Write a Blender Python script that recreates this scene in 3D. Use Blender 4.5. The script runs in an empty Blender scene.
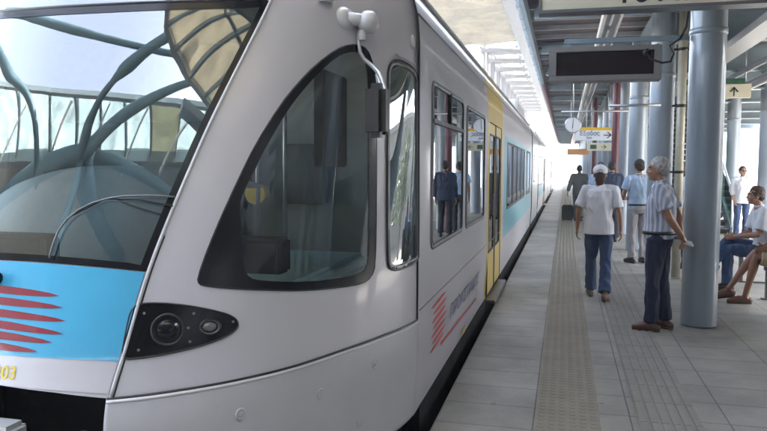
import bpy, bmesh, math, random
import numpy as np
from mathutils import Vector, Matrix, noise
from mathutils.geometry import delaunay_2d_cdt
random.seed(7)
SC = bpy.context.scene
COL = SC.collection

# ------------------------------------------------------------------ materials
def lin(c):
    return tuple(c[:3]) + (1.0,)

def mat(name, col, rough=0.5, metal=0.0, var=0.12, vs=4.0, bump=0.0, bs=60.0, coat=0.0, emit=0.0, spec=0.5,
        streak=None):
    m = bpy.data.materials.new(name)
    m.use_nodes = True
    nt = m.node_tree
    b = nt.nodes['Principled BSDF']
    b.inputs['Base Color'].default_value = lin(col)
    b.inputs['Roughness'].default_value = rough
    b.inputs['Metallic'].default_value = metal
    b.inputs['Coat Weight'].default_value = coat
    b.inputs['Coat Roughness'].default_value = 0.05
    b.inputs['Specular IOR Level'].default_value = spec
    if emit:
        b.inputs['Emission Color'].default_value = lin(col)
        b.inputs['Emission Strength'].default_value = emit
    tc = nt.nodes.new('ShaderNodeTexCoord')
    src = tc.outputs['Object']
    if streak:
        mp = nt.nodes.new('ShaderNodeMapping')
        mp.inputs['Scale'].default_value = streak
        nt.links.new(src, mp.inputs['Vector'])
        src = mp.outputs['Vector']
    if var:
        n = nt.nodes.new('ShaderNodeTexNoise')
        n.inputs['Scale'].default_value = vs
        n.inputs['Detail'].default_value = 6
        n.inputs['Roughness'].default_value = 0.65
        nt.links.new(src, n.inputs['Vector'])
        cr = nt.nodes.new('ShaderNodeMapRange')
        cr.inputs['From Min'].default_value = 0.3
        cr.inputs['From Max'].default_value = 0.7
        cr.inputs['To Min'].default_value = 1 - var
        cr.inputs['To Max'].default_value = 1 + var
        nt.links.new(n.outputs['Fac'], cr.inputs['Value'])
        mx = nt.nodes.new('ShaderNodeVectorMath')
        mx.operation = 'SCALE'
        mx.inputs[0].default_value = col[:3]
        nt.links.new(cr.outputs['Result'], mx.inputs['Scale'])
        nt.links.new(mx.outputs['Vector'], b.inputs['Base Color'])
        r2 = nt.nodes.new('ShaderNodeMapRange')
        r2.inputs['From Min'].default_value = 0.3
        r2.inputs['From Max'].default_value = 0.7
        r2.inputs['To Min'].default_value = max(0.02, rough - var * .45)
        r2.inputs['To Max'].default_value = min(1, rough + var * .45)
        nt.links.new(n.outputs['Fac'], r2.inputs['Value'])
        nt.links.new(r2.outputs['Result'], b.inputs['Roughness'])
    if bump:
        n2 = nt.nodes.new('ShaderNodeTexNoise')
        n2.inputs['Scale'].default_value = bs
        n2.inputs['Detail'].default_value = 4
        nt.links.new(tc.outputs['Object'], n2.inputs['Vector'])
        bp = nt.nodes.new('ShaderNodeBump')
        bp.inputs['Strength'].default_value = bump
        bp.inputs['Distance'].default_value = 0.01
        nt.links.new(n2.outputs['Fac'], bp.inputs['Height'])
        nt.links.new(bp.outputs['Normal'], b.inputs['Normal'])
    return m

def glass(name, tint, ior=1.6, rough=0.0, base=0.0, gain=1.0):
    m = bpy.data.materials.new(name)
    m.use_nodes = True
    nt = m.node_tree
    nt.nodes.remove(nt.nodes['Principled BSDF'])
    out = nt.nodes['Material Output']
    fr = nt.nodes.new('ShaderNodeFresnel')
    fr.inputs['IOR'].default_value = ior
    mul = nt.nodes.new('ShaderNodeMath')
    mul.operation = 'MULTIPLY_ADD'
    mul.use_clamp = True
    mul.inputs[1].default_value = gain
    mul.inputs[2].default_value = base
    nt.links.new(fr.outputs['Fac'], mul.inputs[0])
    tr = nt.nodes.new('ShaderNodeBsdfTransparent')
    tr.inputs['Color'].default_value = lin(tint)
    gl = nt.nodes.new('ShaderNodeBsdfGlossy')
    gl.inputs['Roughness'].default_value = rough
    gl.inputs['Color'].default_value = (0.93, 0.97, 1.0, 1)
    mx = nt.nodes.new('ShaderNodeMixShader')
    nt.links.new(mul.outputs[0], mx.inputs['Fac'])
    nt.links.new(tr.outputs[0], mx.inputs[1])
    nt.links.new(gl.outputs[0], mx.inputs[2])
    nt.links.new(mx.outputs[0], out.inputs['Surface'])
    return m

def translucent(name, col, amount=0.6):
    m = mat(name, col, 0.6, var=0.25, vs=1.6)
    nt = m.node_tree
    b = nt.nodes['Principled BSDF']
    t = nt.nodes.new('ShaderNodeBsdfTranslucent')
    t.inputs['Color'].default_value = lin(col)
    for l in list(nt.links):
        if l.to_node == b and l.to_socket.name == 'Base Color':
            nt.links.new(l.from_socket, t.inputs['Color'])
    mx = nt.nodes.new('ShaderNodeMixShader')
    mx.inputs['Fac'].default_value = amount
    nt.links.new(b.outputs[0], mx.inputs[1])
    nt.links.new(t.outputs[0], mx.inputs[2])
    nt.links.new(mx.outputs[0], nt.nodes['Material Output'].inputs['Surface'])
    return m

M = {}
M['paint'] = mat('silver_paint', (0.52, 0.505, 0.555), 0.36, 0.1, var=0.03, vs=1.2, coat=0.35)
M['skirt'] = mat('skirt_paint', (0.49, 0.48, 0.52), 0.38, 0.1, var=0.05, vs=3.0, coat=0.3)
M['roofpaint'] = mat('roof_paint', (0.33, 0.335, 0.33), 0.38, 0.2, var=0.2, vs=2.0, coat=0.1)
M['blue'] = mat('blue_paint', (0.06, 0.36, 0.60), 0.25, 0, var=0.04, coat=0.6)
M['cyan'] = mat('cyan_paint', (0.16, 0.48, 0.60), 0.3, 0, var=0.06, coat=0.4)
M['yellow'] = mat('yellow_paint', (0.66, 0.48, 0.08), 0.35, 0, var=0.08, coat=0.4)
M['red'] = mat('red_paint', (0.22, 0.004, 0.018), 0.4, 0, var=0.05, coat=0.4)
M['stripe'] = mat('red_stripe_paint', (0.55, 0.06, 0.06), 0.4, 0, var=0.05)
M['navy'] = mat('navy_paint', (0.05, 0.06, 0.20), 0.4, 0, var=0.0)
M['numyellow'] = mat('number_yellow', (0.72, 0.55, 0.03), 0.4, 0, var=0.0)
M['black'] = mat('black_rubber', (0.012, 0.012, 0.014), 0.4, 0, var=0.2)
M['gloss_black'] = mat('gloss_black', (0.006, 0.006, 0.008), 0.16, 0, var=0.1, spec=.3)
M['darkmetal'] = mat('near_black_metal', (0.008, 0.008, 0.009), 0.85, 0, var=0.3, spec=0.2)  # near-black base for coupler recess, underframe, sole bars and bogies
M['trim'] = mat('grey_trim', (0.16, 0.16, 0.17), 0.35, 0.5, var=0.1)
M['white_trim'] = mat('pale_trim', (0.52, 0.52, 0.55), 0.45, 0.1, var=0.05, coat=0.5)
M['chrome'] = mat('bright_metal', (0.6, 0.6, 0.62), 0.2, 1.0, var=0.1)
M['lamp'] = mat('lamp_reflector', (0.25, 0.25, 0.27), 0.12, 0.9, var=0.1)
M['wsglass'] = glass('windscreen_glass', (0.56, 0.68, 0.76), 1.85, 0.0, base=0.06, gain=1.3)
M['cabglass'] = glass('cab_glass', (0.96, 0.985, 1.0), 1.5, 0.0, gain=1.1)
M['narrowglass'] = glass('narrow_glass', (0.55, 0.72, 0.74), 2.0, 0.0, base=.06, gain=1.2)
M['winglass'] = glass('saloon_glass', (0.18, 0.20, 0.21), 1.75, 0.004, base=0.03, gain=1.15)
M['stairglass'] = glass('stair_glass', (0.55, 0.78, 0.66), 1.5, 0.0, gain=1.1)
M['cabteal'] = mat('cab_panel_teal', (0.52, 0.76, 0.80), 0.5, 0, var=0.1)
M['cabgrey'] = mat('cab_panel_grey', (0.34, 0.37, 0.36), 0.6, 0, var=0.15)
M['cabmid'] = mat('cab_mid', (0.13, 0.14, 0.14), 0.6)
M['cabdark'] = mat('cab_dark', (0.025, 0.028, 0.03), 0.6, 0, var=0.2)
M['saloon'] = mat('saloon_panel', (0.30, 0.30, 0.29), 0.6, 0, var=0.1)
M['seatcloth'] = mat('seat_cloth', (0.04, 0.08, 0.20), 0.9, 0, var=0.2, vs=30)
M['colpaint'] = mat('column_paint', (0.25, 0.295, 0.35), 0.38, 0.1, var=0.13, vs=2.2, streak=(2, 2, .35), coat=0.3, bump=.08, bs=14)
M['beampaint'] = mat('beam_paint', (0.20, 0.26, 0.31), 0.42, 0.1, var=0.15, vs=3.0)
M['girder'] = mat('girder_paint', (0.035, 0.045, 0.058), 0.6, 0.1, var=0.15)
M['maroon'] = mat('maroon_paint', (0.11, 0.025, 0.035), 0.45, 0, var=0.15)
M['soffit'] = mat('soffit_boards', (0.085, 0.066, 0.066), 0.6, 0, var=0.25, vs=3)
M['galv'] = mat('galvanised_steel', (0.40, 0.41, 0.43), 0.38, 0.6, var=0.15, vs=6)
M['white'] = mat('white_paint', (0.72, 0.73, 0.74), 0.4, 0, var=0.06)
M['cream'] = mat('cream_sign', (0.62, 0.58, 0.45), 0.45, 0, var=0.04)
M['signwhite'] = mat('pale_sign', (0.70, 0.72, 0.74), 0.4, 0, var=0.04)
M['signyellow'] = mat('sign_yellow', (0.70, 0.42, 0.02), 0.4, 0, var=0.04)
M['signgreen'] = mat('sign_green', (0.03, 0.10, 0.06), 0.4, 0, var=0.04)
M['signorange'] = mat('sign_orange', (0.60, 0.30, 0.12), 0.45, 0, var=0.12, vs=20)
M['ink'] = mat('black_ink', (0.015, 0.015, 0.018), 0.5, 0, var=0)
M['inkblue'] = mat('blue_ink', (0.06, 0.09, 0.25), 0.5, 0, var=0)
M['ledcase'] = mat('display_case', (0.21, 0.20, 0.205), 0.45, .3)
M['led'] = mat('display_glass', (0.012, 0.006, 0.007), 0.5, 0, var=0.25, vs=25, spec=.15)
M['pipe'] = mat('pipe_cream', (0.50, 0.47, 0.38), 0.4, 0.1, var=0.15, vs=8)
M['panelcream'] = translucent('canopy_sheet', (0.185, 0.172, 0.135), 0.5)
M['tubeteal'] = mat('teal_tube_paint', (0.045, 0.095, 0.115), 0.5, 0.1, var=0.12)
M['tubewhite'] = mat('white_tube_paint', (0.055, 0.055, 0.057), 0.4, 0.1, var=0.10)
M['roofdeck'] = mat('roof_deck_grey', (0.10, 0.11, 0.115), 0.7, 0, var=0.2)
M['ballast'] = mat('ballast', (0.07, 0.062, 0.055), 0.95, 0, var=0.45, vs=14, bump=.8, bs=30)
M['concrete'] = mat('concrete', (0.27, 0.26, 0.25), 0.85, 0, var=0.2, vs=2, bump=.2, bs=40)
M['rail'] = mat('rail_steel', (0.12, 0.09, 0.07), 0.45, 0.7, var=0.3)
M['building'] = mat('building_render', (0.20, 0.185, 0.17), 0.85, 0, var=0.1, vs=.8)
M['groundm'] = mat('ground_gravel', (0.20, 0.18, 0.15), 0.95, 0, var=0.3, vs=.6, bump=.3, bs=8)
M['tactile'] = mat('tactile_tile', (0.265, 0.238, 0.195), 0.7, 0, var=0.16, vs=5)
M['guide'] = mat('guide_tile', (0.265, 0.25, 0.225), 0.65, 0, var=0.16, vs=5)

def platform_mat():
    m = mat('platform_tiles', (0.2, 0.2, 0.2), 0.55, 0, var=0)
    nt = m.node_tree
    b = nt.nodes['Principled BSDF']
    tc = nt.nodes.new('ShaderNodeTexCoord')
    mp = nt.nodes.new('ShaderNodeMapping')
    mp.inputs['Location'].default_value = (0.76, 0.135, 0)
    nt.links.new(tc.outputs['Object'], mp.inputs['Vector'])
    br = nt.nodes.new('ShaderNodeTexBrick')
    br.offset = 0.0
    br.inputs['Scale'].default_value = 1.0
    br.inputs['Brick Width'].default_value = 0.60
    br.inputs['Row Height'].default_value = 0.41
    br.inputs['Mortar Size'].default_value = 0.0055
    br.inputs['Mortar Smooth'].default_value = 0.3
    br.inputs['Bias'].default_value = 0.0
    br.inputs['Color1'].default_value = (0.283, 0.272, 0.246, 1)
    br.inputs['Color2'].default_value = (0.325, 0.311, 0.281, 1)
    br.inputs['Mortar'].default_value = (0.11, 0.108, 0.10, 1)
    nt.links.new(mp.outputs['Vector'], br.inputs['Vector'])
    n = nt.nodes.new('ShaderNodeTexNoise')
    n.inputs['Scale'].default_value = 0.9
    n.inputs['Detail'].default_value = 9
    n.inputs['Roughness'].default_value = 0.7
    nt.links.new(tc.outputs['Object'], n.inputs['Vector'])
    r = nt.nodes.new('ShaderNodeMapRange')
    r.inputs['From Min'].default_value = .3
    r.inputs['From Max'].default_value = .7
    r.inputs['To Min'].default_value = .70
    r.inputs['To Max'].default_value = 1.18
    nt.links.new(n.outputs['Fac'], r.inputs['Value'])
    n3 = nt.nodes.new('ShaderNodeTexNoise')
    n3.inputs['Scale'].default_value = 70
    n3.inputs['Detail'].default_value = 3
    nt.links.new(tc.outputs['Object'], n3.inputs['Vector'])
    r3 = nt.nodes.new('ShaderNodeMapRange')
    r3.inputs['To Min'].default_value = .8
    r3.inputs['To Max'].default_value = 1.2
    nt.links.new(n3.outputs['Fac'], r3.inputs['Value'])
    # scattered dark spots
    vo = nt.nodes.new('ShaderNodeTexVoronoi')
    vo.inputs['Scale'].default_value = 3.1
    nt.links.new(tc.outputs['Object'], vo.inputs['Vector'])
    rs = nt.nodes.new('ShaderNodeMapRange')
    rs.inputs['From Min'].default_value = .04
    rs.inputs['From Max'].default_value = .075
    rs.inputs['To Min'].default_value = .6
    rs.inputs['To Max'].default_value = 1
    nt.links.new(vo.outputs['Distance'], rs.inputs['Value'])
    mm = nt.nodes.new('ShaderNodeMath'); mm.operation = 'MULTIPLY'
    nt.links.new(r.outputs[0], mm.inputs[0]); nt.links.new(r3.outputs[0], mm.inputs[1])
    m2 = nt.nodes.new('ShaderNodeMath'); m2.operation = 'MULTIPLY'
    nt.links.new(mm.outputs[0], m2.inputs[0]); nt.links.new(rs.outputs[0], m2.inputs[1])
    sc = nt.nodes.new('ShaderNodeVectorMath'); sc.operation = 'SCALE'
    nt.links.new(br.outputs['Color'], sc.inputs[0])
    nt.links.new(m2.outputs[0], sc.inputs['Scale'])
    nt.links.new(sc.outputs['Vector'], b.inputs['Base Color'])
    rr = nt.nodes.new('ShaderNodeMapRange')
    rr.inputs['From Min'].default_value = .3
    rr.inputs['From Max'].default_value = .7
    rr.inputs['To Min'].default_value = .62
    rr.inputs['To Max'].default_value = .38
    nt.links.new(n.outputs['Fac'], rr.inputs['Value'])
    nt.links.new(rr.outputs[0], b.inputs['Roughness'])
    bp = nt.nodes.new('ShaderNodeBump')
    bp.inputs['Strength'].default_value = .5
    bp.inputs['Distance'].default_value = .004
    nt.links.new(br.outputs['Fac'], bp.inputs['Height'])
    bp.invert = True
    nt.links.new(bp.outputs['Normal'], b.inputs['Normal'])
    return m
M['platform'] = platform_mat()

# ------------------------------------------------------------------ object helpers
def tag(o, label=None, cat=None, group=None, kind=None):
    if label: o['label'] = label
    if cat: o['category'] = cat
    if group: o['group'] = group
    if kind: o['kind'] = kind
    return o

def empty(name, loc=(0, 0, 0), rz=0.0, label=None, cat=None, group=None):
    o = bpy.data.objects.new(name, None)
    o.empty_display_size = 0.2
    o.location = loc
    o.rotation_euler = (0, 0, rz)
    COL.objects.link(o)
    return tag(o, label, cat, group)

class MB:
    """collects geometry for ONE mesh object"""
    def __init__(s):
        s.v = []; s.f = []; s.sm = []
    def add(s, vs, fs, smooth=False):
        n = len(s.v)
        s.v += [tuple(map(float, v)) for v in vs]
        s.f += [tuple(i + n for i in f) for f in fs]
        s.sm += [smooth] * len(fs)
        return s
    def box(s, x0, x1, y0, y1, z0, z1, bev=0.0):
        if x0 > x1: x0, x1 = x1, x0
        if y0 > y1: y0, y1 = y1, y0
        if z0 > z1: z0, z1 = z1, z0
        if bev <= 0:
            vs = [(x, y, z) for z in (z0, z1) for (x, y) in ((x0, y0), (x1, y0), (x1, y1), (x0, y1))]
            return s.add(vs, [(3, 2, 1, 0), (4, 5, 6, 7), (0, 1, 5, 4), (1, 2, 6, 5), (2, 3, 7, 6), (3, 0, 4, 7)])
        bm = bmesh.new()
        bmesh.ops.create_cube(bm, size=1)
        for v in bm.verts:
            v.co = ((x0 + x1) / 2 + v.co.x * (x1 - x0), (y0 + y1) / 2 + v.co.y * (y1 - y0), (z0 + z1) / 2 + v.co.z * (z1 - z0))
        bmesh.ops.bevel(bm, geom=bm.edges[:], offset=bev, segments=2, affect='EDGES')
        bm.verts.index_update()
        s.add([v.co[:] for v in bm.verts], [[v.index for v in f.verts] for f in bm.faces])
        bm.free()
        return s
    def tube(s, pts, r, n=12, cap=True, smooth=True):
        pts = [Vector(p) for p in pts]
        if not hasattr(r, '__len__'): r = [r] * len(pts)
        base = len(s.v)
        prev = None
        rings = []
        for i, p in enumerate(pts):
            if i == 0: d = pts[1] - pts[0]
            elif i == len(pts) - 1: d = pts[-1] - pts[-2]
            else: d = (pts[i + 1] - p).normalized() + (p - pts[i - 1]).normalized()
            d.normalize()
            if prev is None:
                a = Vector((0, 0, 1)) if abs(d.z) < .9 else Vector((1, 0, 0))
                u = d.cross(a).normalized()
            else:
                u = (prev - d * prev.dot(d)).normalized()
            prev = u
            w = d.cross(u)
            rings.append([p + (u * math.cos(2 * math.pi * k / n) + w * math.sin(2 * math.pi * k / n)) * r[i] for k in range(n)])
        vs = [q for ring in rings for q in ring]
        fs = []
        for i in range(len(pts) - 1):
            for k in range(n):
                a, b = i * n + k, i * n + (k + 1) % n
                fs.append((a, b, b + n, a + n))
        s.add(vs, fs, smooth)
        if cap:
            m = len(rings) - 1
            s.v; s.f.append(tuple(base + k for k in range(n))[::-1]); s.sm.append(False)
            s.f.append(tuple(base + m * n + k for k in range(n))); s.sm.append(False)
        return s
    def bar(s, p0, p1, w, h):
        """rectangular bar from p0 to p1"""
        p0, p1 = Vector(p0), Vector(p1)
        d = (p1 - p0).normalized()
        a = Vector((0, 0, 1)) if abs(d.z) < .95 else Vector((0, 1, 0))
        u = d.cross(a).normalized() * w / 2
        q = d.cross(u).normalized() * h / 2
        vs = [p + su * u + sq * q for p in (p0, p1) for su, sq in ((-1, -1), (1, -1), (1, 1), (-1, 1))]
        return s.add(vs, [(0, 1, 2, 3), (7, 6, 5, 4), (0, 4, 5, 1), (1, 5, 6, 2), (2, 6, 7, 3), (3, 7, 4, 0)])
    def lathe(s, prof, c=(0, 0, 0), n=24, axis='z', smooth=True):
        vs = []
        for r, h in prof:
            for k in range(n):
                a = 2 * math.pi * k / n
                if axis == 'z': vs.append((c[0] + r * math.cos(a), c[1] + r * math.sin(a), c[2] + h))
                elif axis == 'x': vs.append((c[0] + h, c[1] + r * math.cos(a), c[2] + r * math.sin(a)))
                else: vs.append((c[0] + r * math.sin(a), c[1] + h, c[2] + r * math.cos(a)))
        fs = []
        for i in range(len(prof) - 1):
            for k in range(n):
                a, b = i * n + k, i * n + (k + 1) % n
                fs.append((a, b, b + n, a + n))
        return s.add(vs, fs, smooth)
    def build(s, name, m, parent=None):
        me = bpy.data.meshes.new(name)
        me.from_pydata(s.v, [], s.f)
        me.polygons.foreach_set('use_smooth', s.sm)
        me.materials.append(m)
        me.update()
        bm = bmesh.new(); bm.from_mesh(me)
        bmesh.ops.recalc_face_normals(bm, faces=bm.faces)
        bm.to_mesh(me); bm.free()
        o = bpy.data.objects.new(name, me)
        COL.objects.link(o)
        if parent: o.parent = parent
        return o

def struct(o):
    o['kind'] = 'structure'
    return o

def copy_tree(o, parent=None):
    c = o.copy(); COL.objects.link(c)
    if parent: c.parent = parent
    for ch in [x for x in COL.objects if x.parent == o]:
        copy_tree(ch, c)
    return c

def text_mesh(body, size, ext=0.0):
    cu = bpy.data.curves.new('lettering', 'FONT')
    cu.body = body; cu.size = size; cu.extrude = ext
    cu.offset = size * 0.012
    ob = bpy.data.objects.new('lettering', cu)
    COL.objects.link(ob)
    dg = bpy.context.evaluated_depsgraph_get(); dg.update()
    me = bpy.data.meshes.new_from_object(ob.evaluated_get(dg))
    bpy.data.objects.remove(ob); bpy.data.curves.remove(cu)
    return me

def text(name, body, size, origin, ux, uy, m, parent, squash=1.0):
    """flat lettering placed from origin along ux with uy up"""
    me = text_mesh(body, size)
    o0, ux, uy = Vector(origin), Vector(ux).normalized(), Vector(uy).normalized()
    for v in me.vertices:
        v.co = o0 + ux * v.co.x * squash + uy * v.co.y
    me.materials.clear(); me.materials.append(m)
    o = bpy.data.objects.new(name, me); COL.objects.link(o); o.parent = parent
    return o
# ------------------------------------------------------------------ camera
CAMH = 1.6
cam = bpy.data.cameras.new('camera'); camo = bpy.data.objects.new('camera', cam); COL.objects.link(camo)
PSI, TH, RHO = math.radians(14.193), math.radians(3.877), math.radians(0.3)
fw = Vector((-math.sin(PSI) * math.cos(TH), math.cos(PSI) * math.cos(TH), -math.sin(TH)))
rt = Vector((math.cos(PSI), math.sin(PSI), 0)); up = rt.cross(fw)
rt, up = rt * math.cos(RHO) + up * math.sin(RHO), up * math.cos(RHO) - rt * math.sin(RHO)
camo.matrix_world = Matrix(((rt.x, up.x, -fw.x, 0), (rt.y, up.y, -fw.y, 0), (rt.z, up.z, -fw.z, CAMH), (0, 0, 0, 1)))
cam.sensor_fit = 'HORIZONTAL'; cam.sensor_width = 36.0; cam.lens = 36.0 * 715.0 / 767.0
cam.clip_start = 0.05; cam.clip_end = 3000
SC.camera = camo

# ------------------------------------------------------------------ body surface of the train
XC = -2.28                      # centre line of the train, half width 1.45
def mono(xs, ys):
    xs = np.array(xs, float); ys = np.array(ys, float); h = np.diff(xs); d = np.diff(ys) / h
    m = np.zeros(len(xs)); m[0] = d[0]; m[-1] = d[-1]
    for i in range(1, len(xs) - 1):
        if d[i - 1] * d[i] > 0:
            w1 = 2 * h[i] + h[i - 1]; w2 = h[i] + 2 * h[i - 1]; m[i] = (w1 + w2) / (w1 / d[i - 1] + w2 / d[i])
    def f(x):
        x = np.clip(np.asarray(x, float), xs[0], xs[-1]); i = np.clip(np.searchsorted(xs, x, 'right') - 1, 0, len(h) - 1)
        t = (x - xs[i]) / h[i]
        return ((2*t**3-3*t**2+1)*ys[i]+(t**3-2*t**2+t)*h[i]*m[i]+(-2*t**3+3*t**2)*ys[i+1]+(t**3-t**2)*h[i]*m[i+1])
    return f
PL = np.array([(0,2.27),(.3,2.305),(.57,2.40),(.80,2.57),(.985,2.79),(1.105,3.0),(1.197,3.24),(1.275,3.45),(1.339,3.66),(1.41,3.92),(1.44,4.13),(1.45,4.4),(1.45,4.7)])
_s = np.hypot(*np.diff(PL, axis=0).T); _t = np.concatenate([[0], np.cumsum(_s)])
_L = mono(_t, PL[:, 0]); _G = mono(_t, PL[:, 1])
TS = np.linspace(0, _t[-1], 400)
def _sm(a, odd):
    k = 25; pre = (-a[k:0:-1] if odd else a[k:0:-1]); ap = np.concatenate([pre, a, 2 * a[-1] - a[-2:-k - 2:-1]])
    w = np.hanning(2 * k + 1); return np.convolve(ap, w / w.sum(), 'valid')
LS = _sm(_L(TS), True); GS = _sm(_G(TS), False)
TSEAM = float(np.interp(4.14, GS, TS))
TS = np.concatenate([-TS[:0:-1], TS]); LS = np.concatenate([-LS[:0:-1], LS]); GS = np.concatenate([GS[:0:-1], GS])
QZ = mono([0,.1,2.2,2.45,2.62,2.80,2.98,3.2,3.6,4.45],[0,.1,2.2,2.45,2.61,2.77,2.88,2.955,3.0,3.02])
QW = mono([0,.1,.6,1.9,2.3,2.45,2.62,2.80,2.98,3.2,3.6,4.45],[.985,.985,1,1,.999,.992,.965,.905,.81,.67,.40,0.001])
SS = mono([0,.55,.8,1.15,1.6,2.0,2.5,2.8,3.1,3.5,4.45],[0,0,.055,.17,.345,.505,.74,.95,1.3,1.65,2.0])
def nose(t, q, off=0.0):
    t = np.asarray(t, float); q = np.asarray(q, float)
    def f(t, q):
        l = np.interp(t, TS, LS); g = np.interp(t, TS, GS)
        k = 1 - np.clip((g - 2.27) / 2.03, 0, 1) ** 1.6
        return np.stack([XC + l * QW(q), g + SS(q) * k, QZ(q) * np.ones_like(l)], -1)
    p = f(t, q); e = 3e-3
    n = np.cross(f(t + e, q) - f(t - e, q), f(t, q + e) - f(t, np.maximum(q - e, 0)))
    n /= np.linalg.norm(n, axis=-1, keepdims=True) + 1e-12
    return p + n * off, n
def side(a, q, off=0.0, s=1):
    """straight body side; s=+1 platform side with a=y, s=-1 far side with a=-y"""
    a = np.asarray(a, float); q = np.asarray(q, float)
    def f(q):
        return np.stack([XC + s * 1.444 * QW(q) * np.ones_like(a), a * s, QZ(q) * np.ones_like(a)], -1)
    p = f(q); e = 3e-3
    dq = f(q + e) - f(np.maximum(q - e, 0)); da = np.zeros_like(dq); da[..., 1] = s
    n = np.cross(da, dq); n /= np.linalg.norm(n, axis=-1, keepdims=True) + 1e-12
    return p + n * off, n
def side_l(a, q, off=0.0): return side(a, q, off, -1)

def inside(poly, x, y):
    c = np.zeros(len(x), bool); j = len(poly) - 1
    for i in range(len(poly)):
        xi, yi = poly[i]; xj, yj = poly[j]
        if yi != yj:
            c ^= ((yi > y) != (yj > y)) & (x < (xj - xi) * (y - yi) / (yj - yi) + xi)
        j = i
    return c

def resample(poly, sp):
    out = []
    for i in range(len(poly)):
        a = np.array(poly[i], float); b = np.array(poly[(i + 1) % len(poly)], float)
        n = max(1, int(np.ceil(np.linalg.norm(b - a) / sp)))
        for k in range(n): out.append(tuple(a + (b - a) * k / n))
    return out

def chaikin(poly, it=2):
    for _ in range(it):
        o = []
        for i in range(len(poly)):
            a = np.array(poly[i]); b = np.array(poly[(i + 1) % len(poly)])
            o += [tuple(a * .75 + b * .25), tuple(a * .25 + b * .75)]
        poly = o
    return poly

def drape(name, outer, holes, surf, off, m, parent, sp=0.04, thick=0.0):
    outer = resample(outer, sp); holes = [resample(h, sp) for h in holes]
    pts = []; edges = []
    for lp in [outer] + holes:
        b = len(pts); pts += lp; edges += [(b + i, b + (i + 1) % len(lp)) for i in range(len(lp))]
    O = np.array(outer); lo, hi = O.min(0), O.max(0)
    gx, gy = np.meshgrid(np.arange(lo[0] + sp * .4, hi[0], sp), np.arange(lo[1] + sp * .4, hi[1], sp))
    gx, gy = gx.ravel(), gy.ravel()
    k = inside(outer, gx, gy)
    for h in holes: k &= ~inside(h, gx, gy)
    # keep grid points off the outlines
    B = np.array(pts)
    gx, gy = gx[k], gy[k]
    if len(gx):
        ok = np.ones(len(gx), bool)
        for c in range(0, len(B), 64):
            d = (gx[:, None] - B[None, c:c + 64, 0]) ** 2 + (gy[:, None] - B[None, c:c + 64, 1]) ** 2
            ok &= d.min(1) > (sp * .35) ** 2
        gx, gy = gx[ok], gy[ok]
    allp = [Vector(p) for p in pts] + [Vector((a, b)) for a, b in zip(gx, gy)]
    vs, es, fs, _, _, _ = delaunay_2d_cdt(allp, edges, [], 1, 1e-6)
    V = np.array([v[:] for v in vs]); Fa = np.array([f for f in fs if len(f) == 3])
    C = V[Fa].mean(1)
    k = inside(outer, C[:, 0], C[:, 1])
    for h in holes: k &= ~inside(h, C[:, 0], C[:, 1])
    Fa = Fa[k]
    a, b, c = V[Fa[:, 0]], V[Fa[:, 1]], V[Fa[:, 2]]
    cr = (b[:, 0] - a[:, 0]) * (c[:, 1] - a[:, 1]) - (b[:, 1] - a[:, 1]) * (c[:, 0] - a[:, 0])
    Fa[cr < 0] = Fa[cr < 0][:, ::-1]
    P, N = surf(V[:, 0], V[:, 1], off)
    me = bpy.data.meshes.new(name)
    me.from_pydata(P.tolist(), [], Fa.tolist())
    me.polygons.foreach_set('use_smooth', [True] * len(Fa))
    me.materials.append(m); me.update()
    me.normals_split_custom_set_from_vertices(N.tolist())
    o = bpy.data.objects.new(name, me); COL.objects.link(o); o.parent = parent
    if thick:
        md = o.modifiers.new('t', 'SOLIDIFY'); md.thickness = thick; md.offset = -1
    return o

def rrect(a0, a1, b0, b1, r=.08, n=5):
    out = []
    for cx, cy, s in ((a1 - r, b0 + r, -90), (a1 - r, b1 - r, 0), (a0 + r, b1 - r, 90), (a0 + r, b0 + r, 180)):
        for i in range(n + 1):
            t = math.radians(s + 90 * i / n); out.append((cx + r * math.cos(t), cy + r * math.sin(t)))
    return out

def line_on(mb, pts, surf, off, r, n=8, sp=.03):
    """thin round bead along surface coordinates"""
    o = []
    for i in range(len(pts) - 1):
        a, b = np.array(pts[i]), np.array(pts[i + 1]); k = max(1, int(np.linalg.norm(b - a) / sp))
        o += [a + (b - a) * j / k for j in range(k)]
    o.append(np.array(pts[-1])); o = np.array(o)
    P, _ = surf(o[:, 0], o[:, 1], off)
    mb.tube(P.tolist(), r, n)

def strip(pts, w):
    """closed ribbon outline of width w around an open polyline (surface coordinates)"""
    p = np.array(pts, float); t = np.gradient(p, axis=0); t /= np.linalg.norm(t, axis=1)[:, None]
    n = np.stack([-t[:, 1], t[:, 0]], 1) * w / 2
    return [tuple(x) for x in (p - n)] + [tuple(x) for x in (p + n)[::-1]]
# ------------------------------------------------------------------ TRAIN
train = empty('commuter_train', (XC, 2.3, -0.9), 0, 'silver commuter train with blue nose panel and yellow doors standing along the platform', 'train')
TR = []   # parts are built in world coordinates and shifted under the root at the end
def neg(poly): return [(-a, b) for a, b in poly][::-1]

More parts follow.
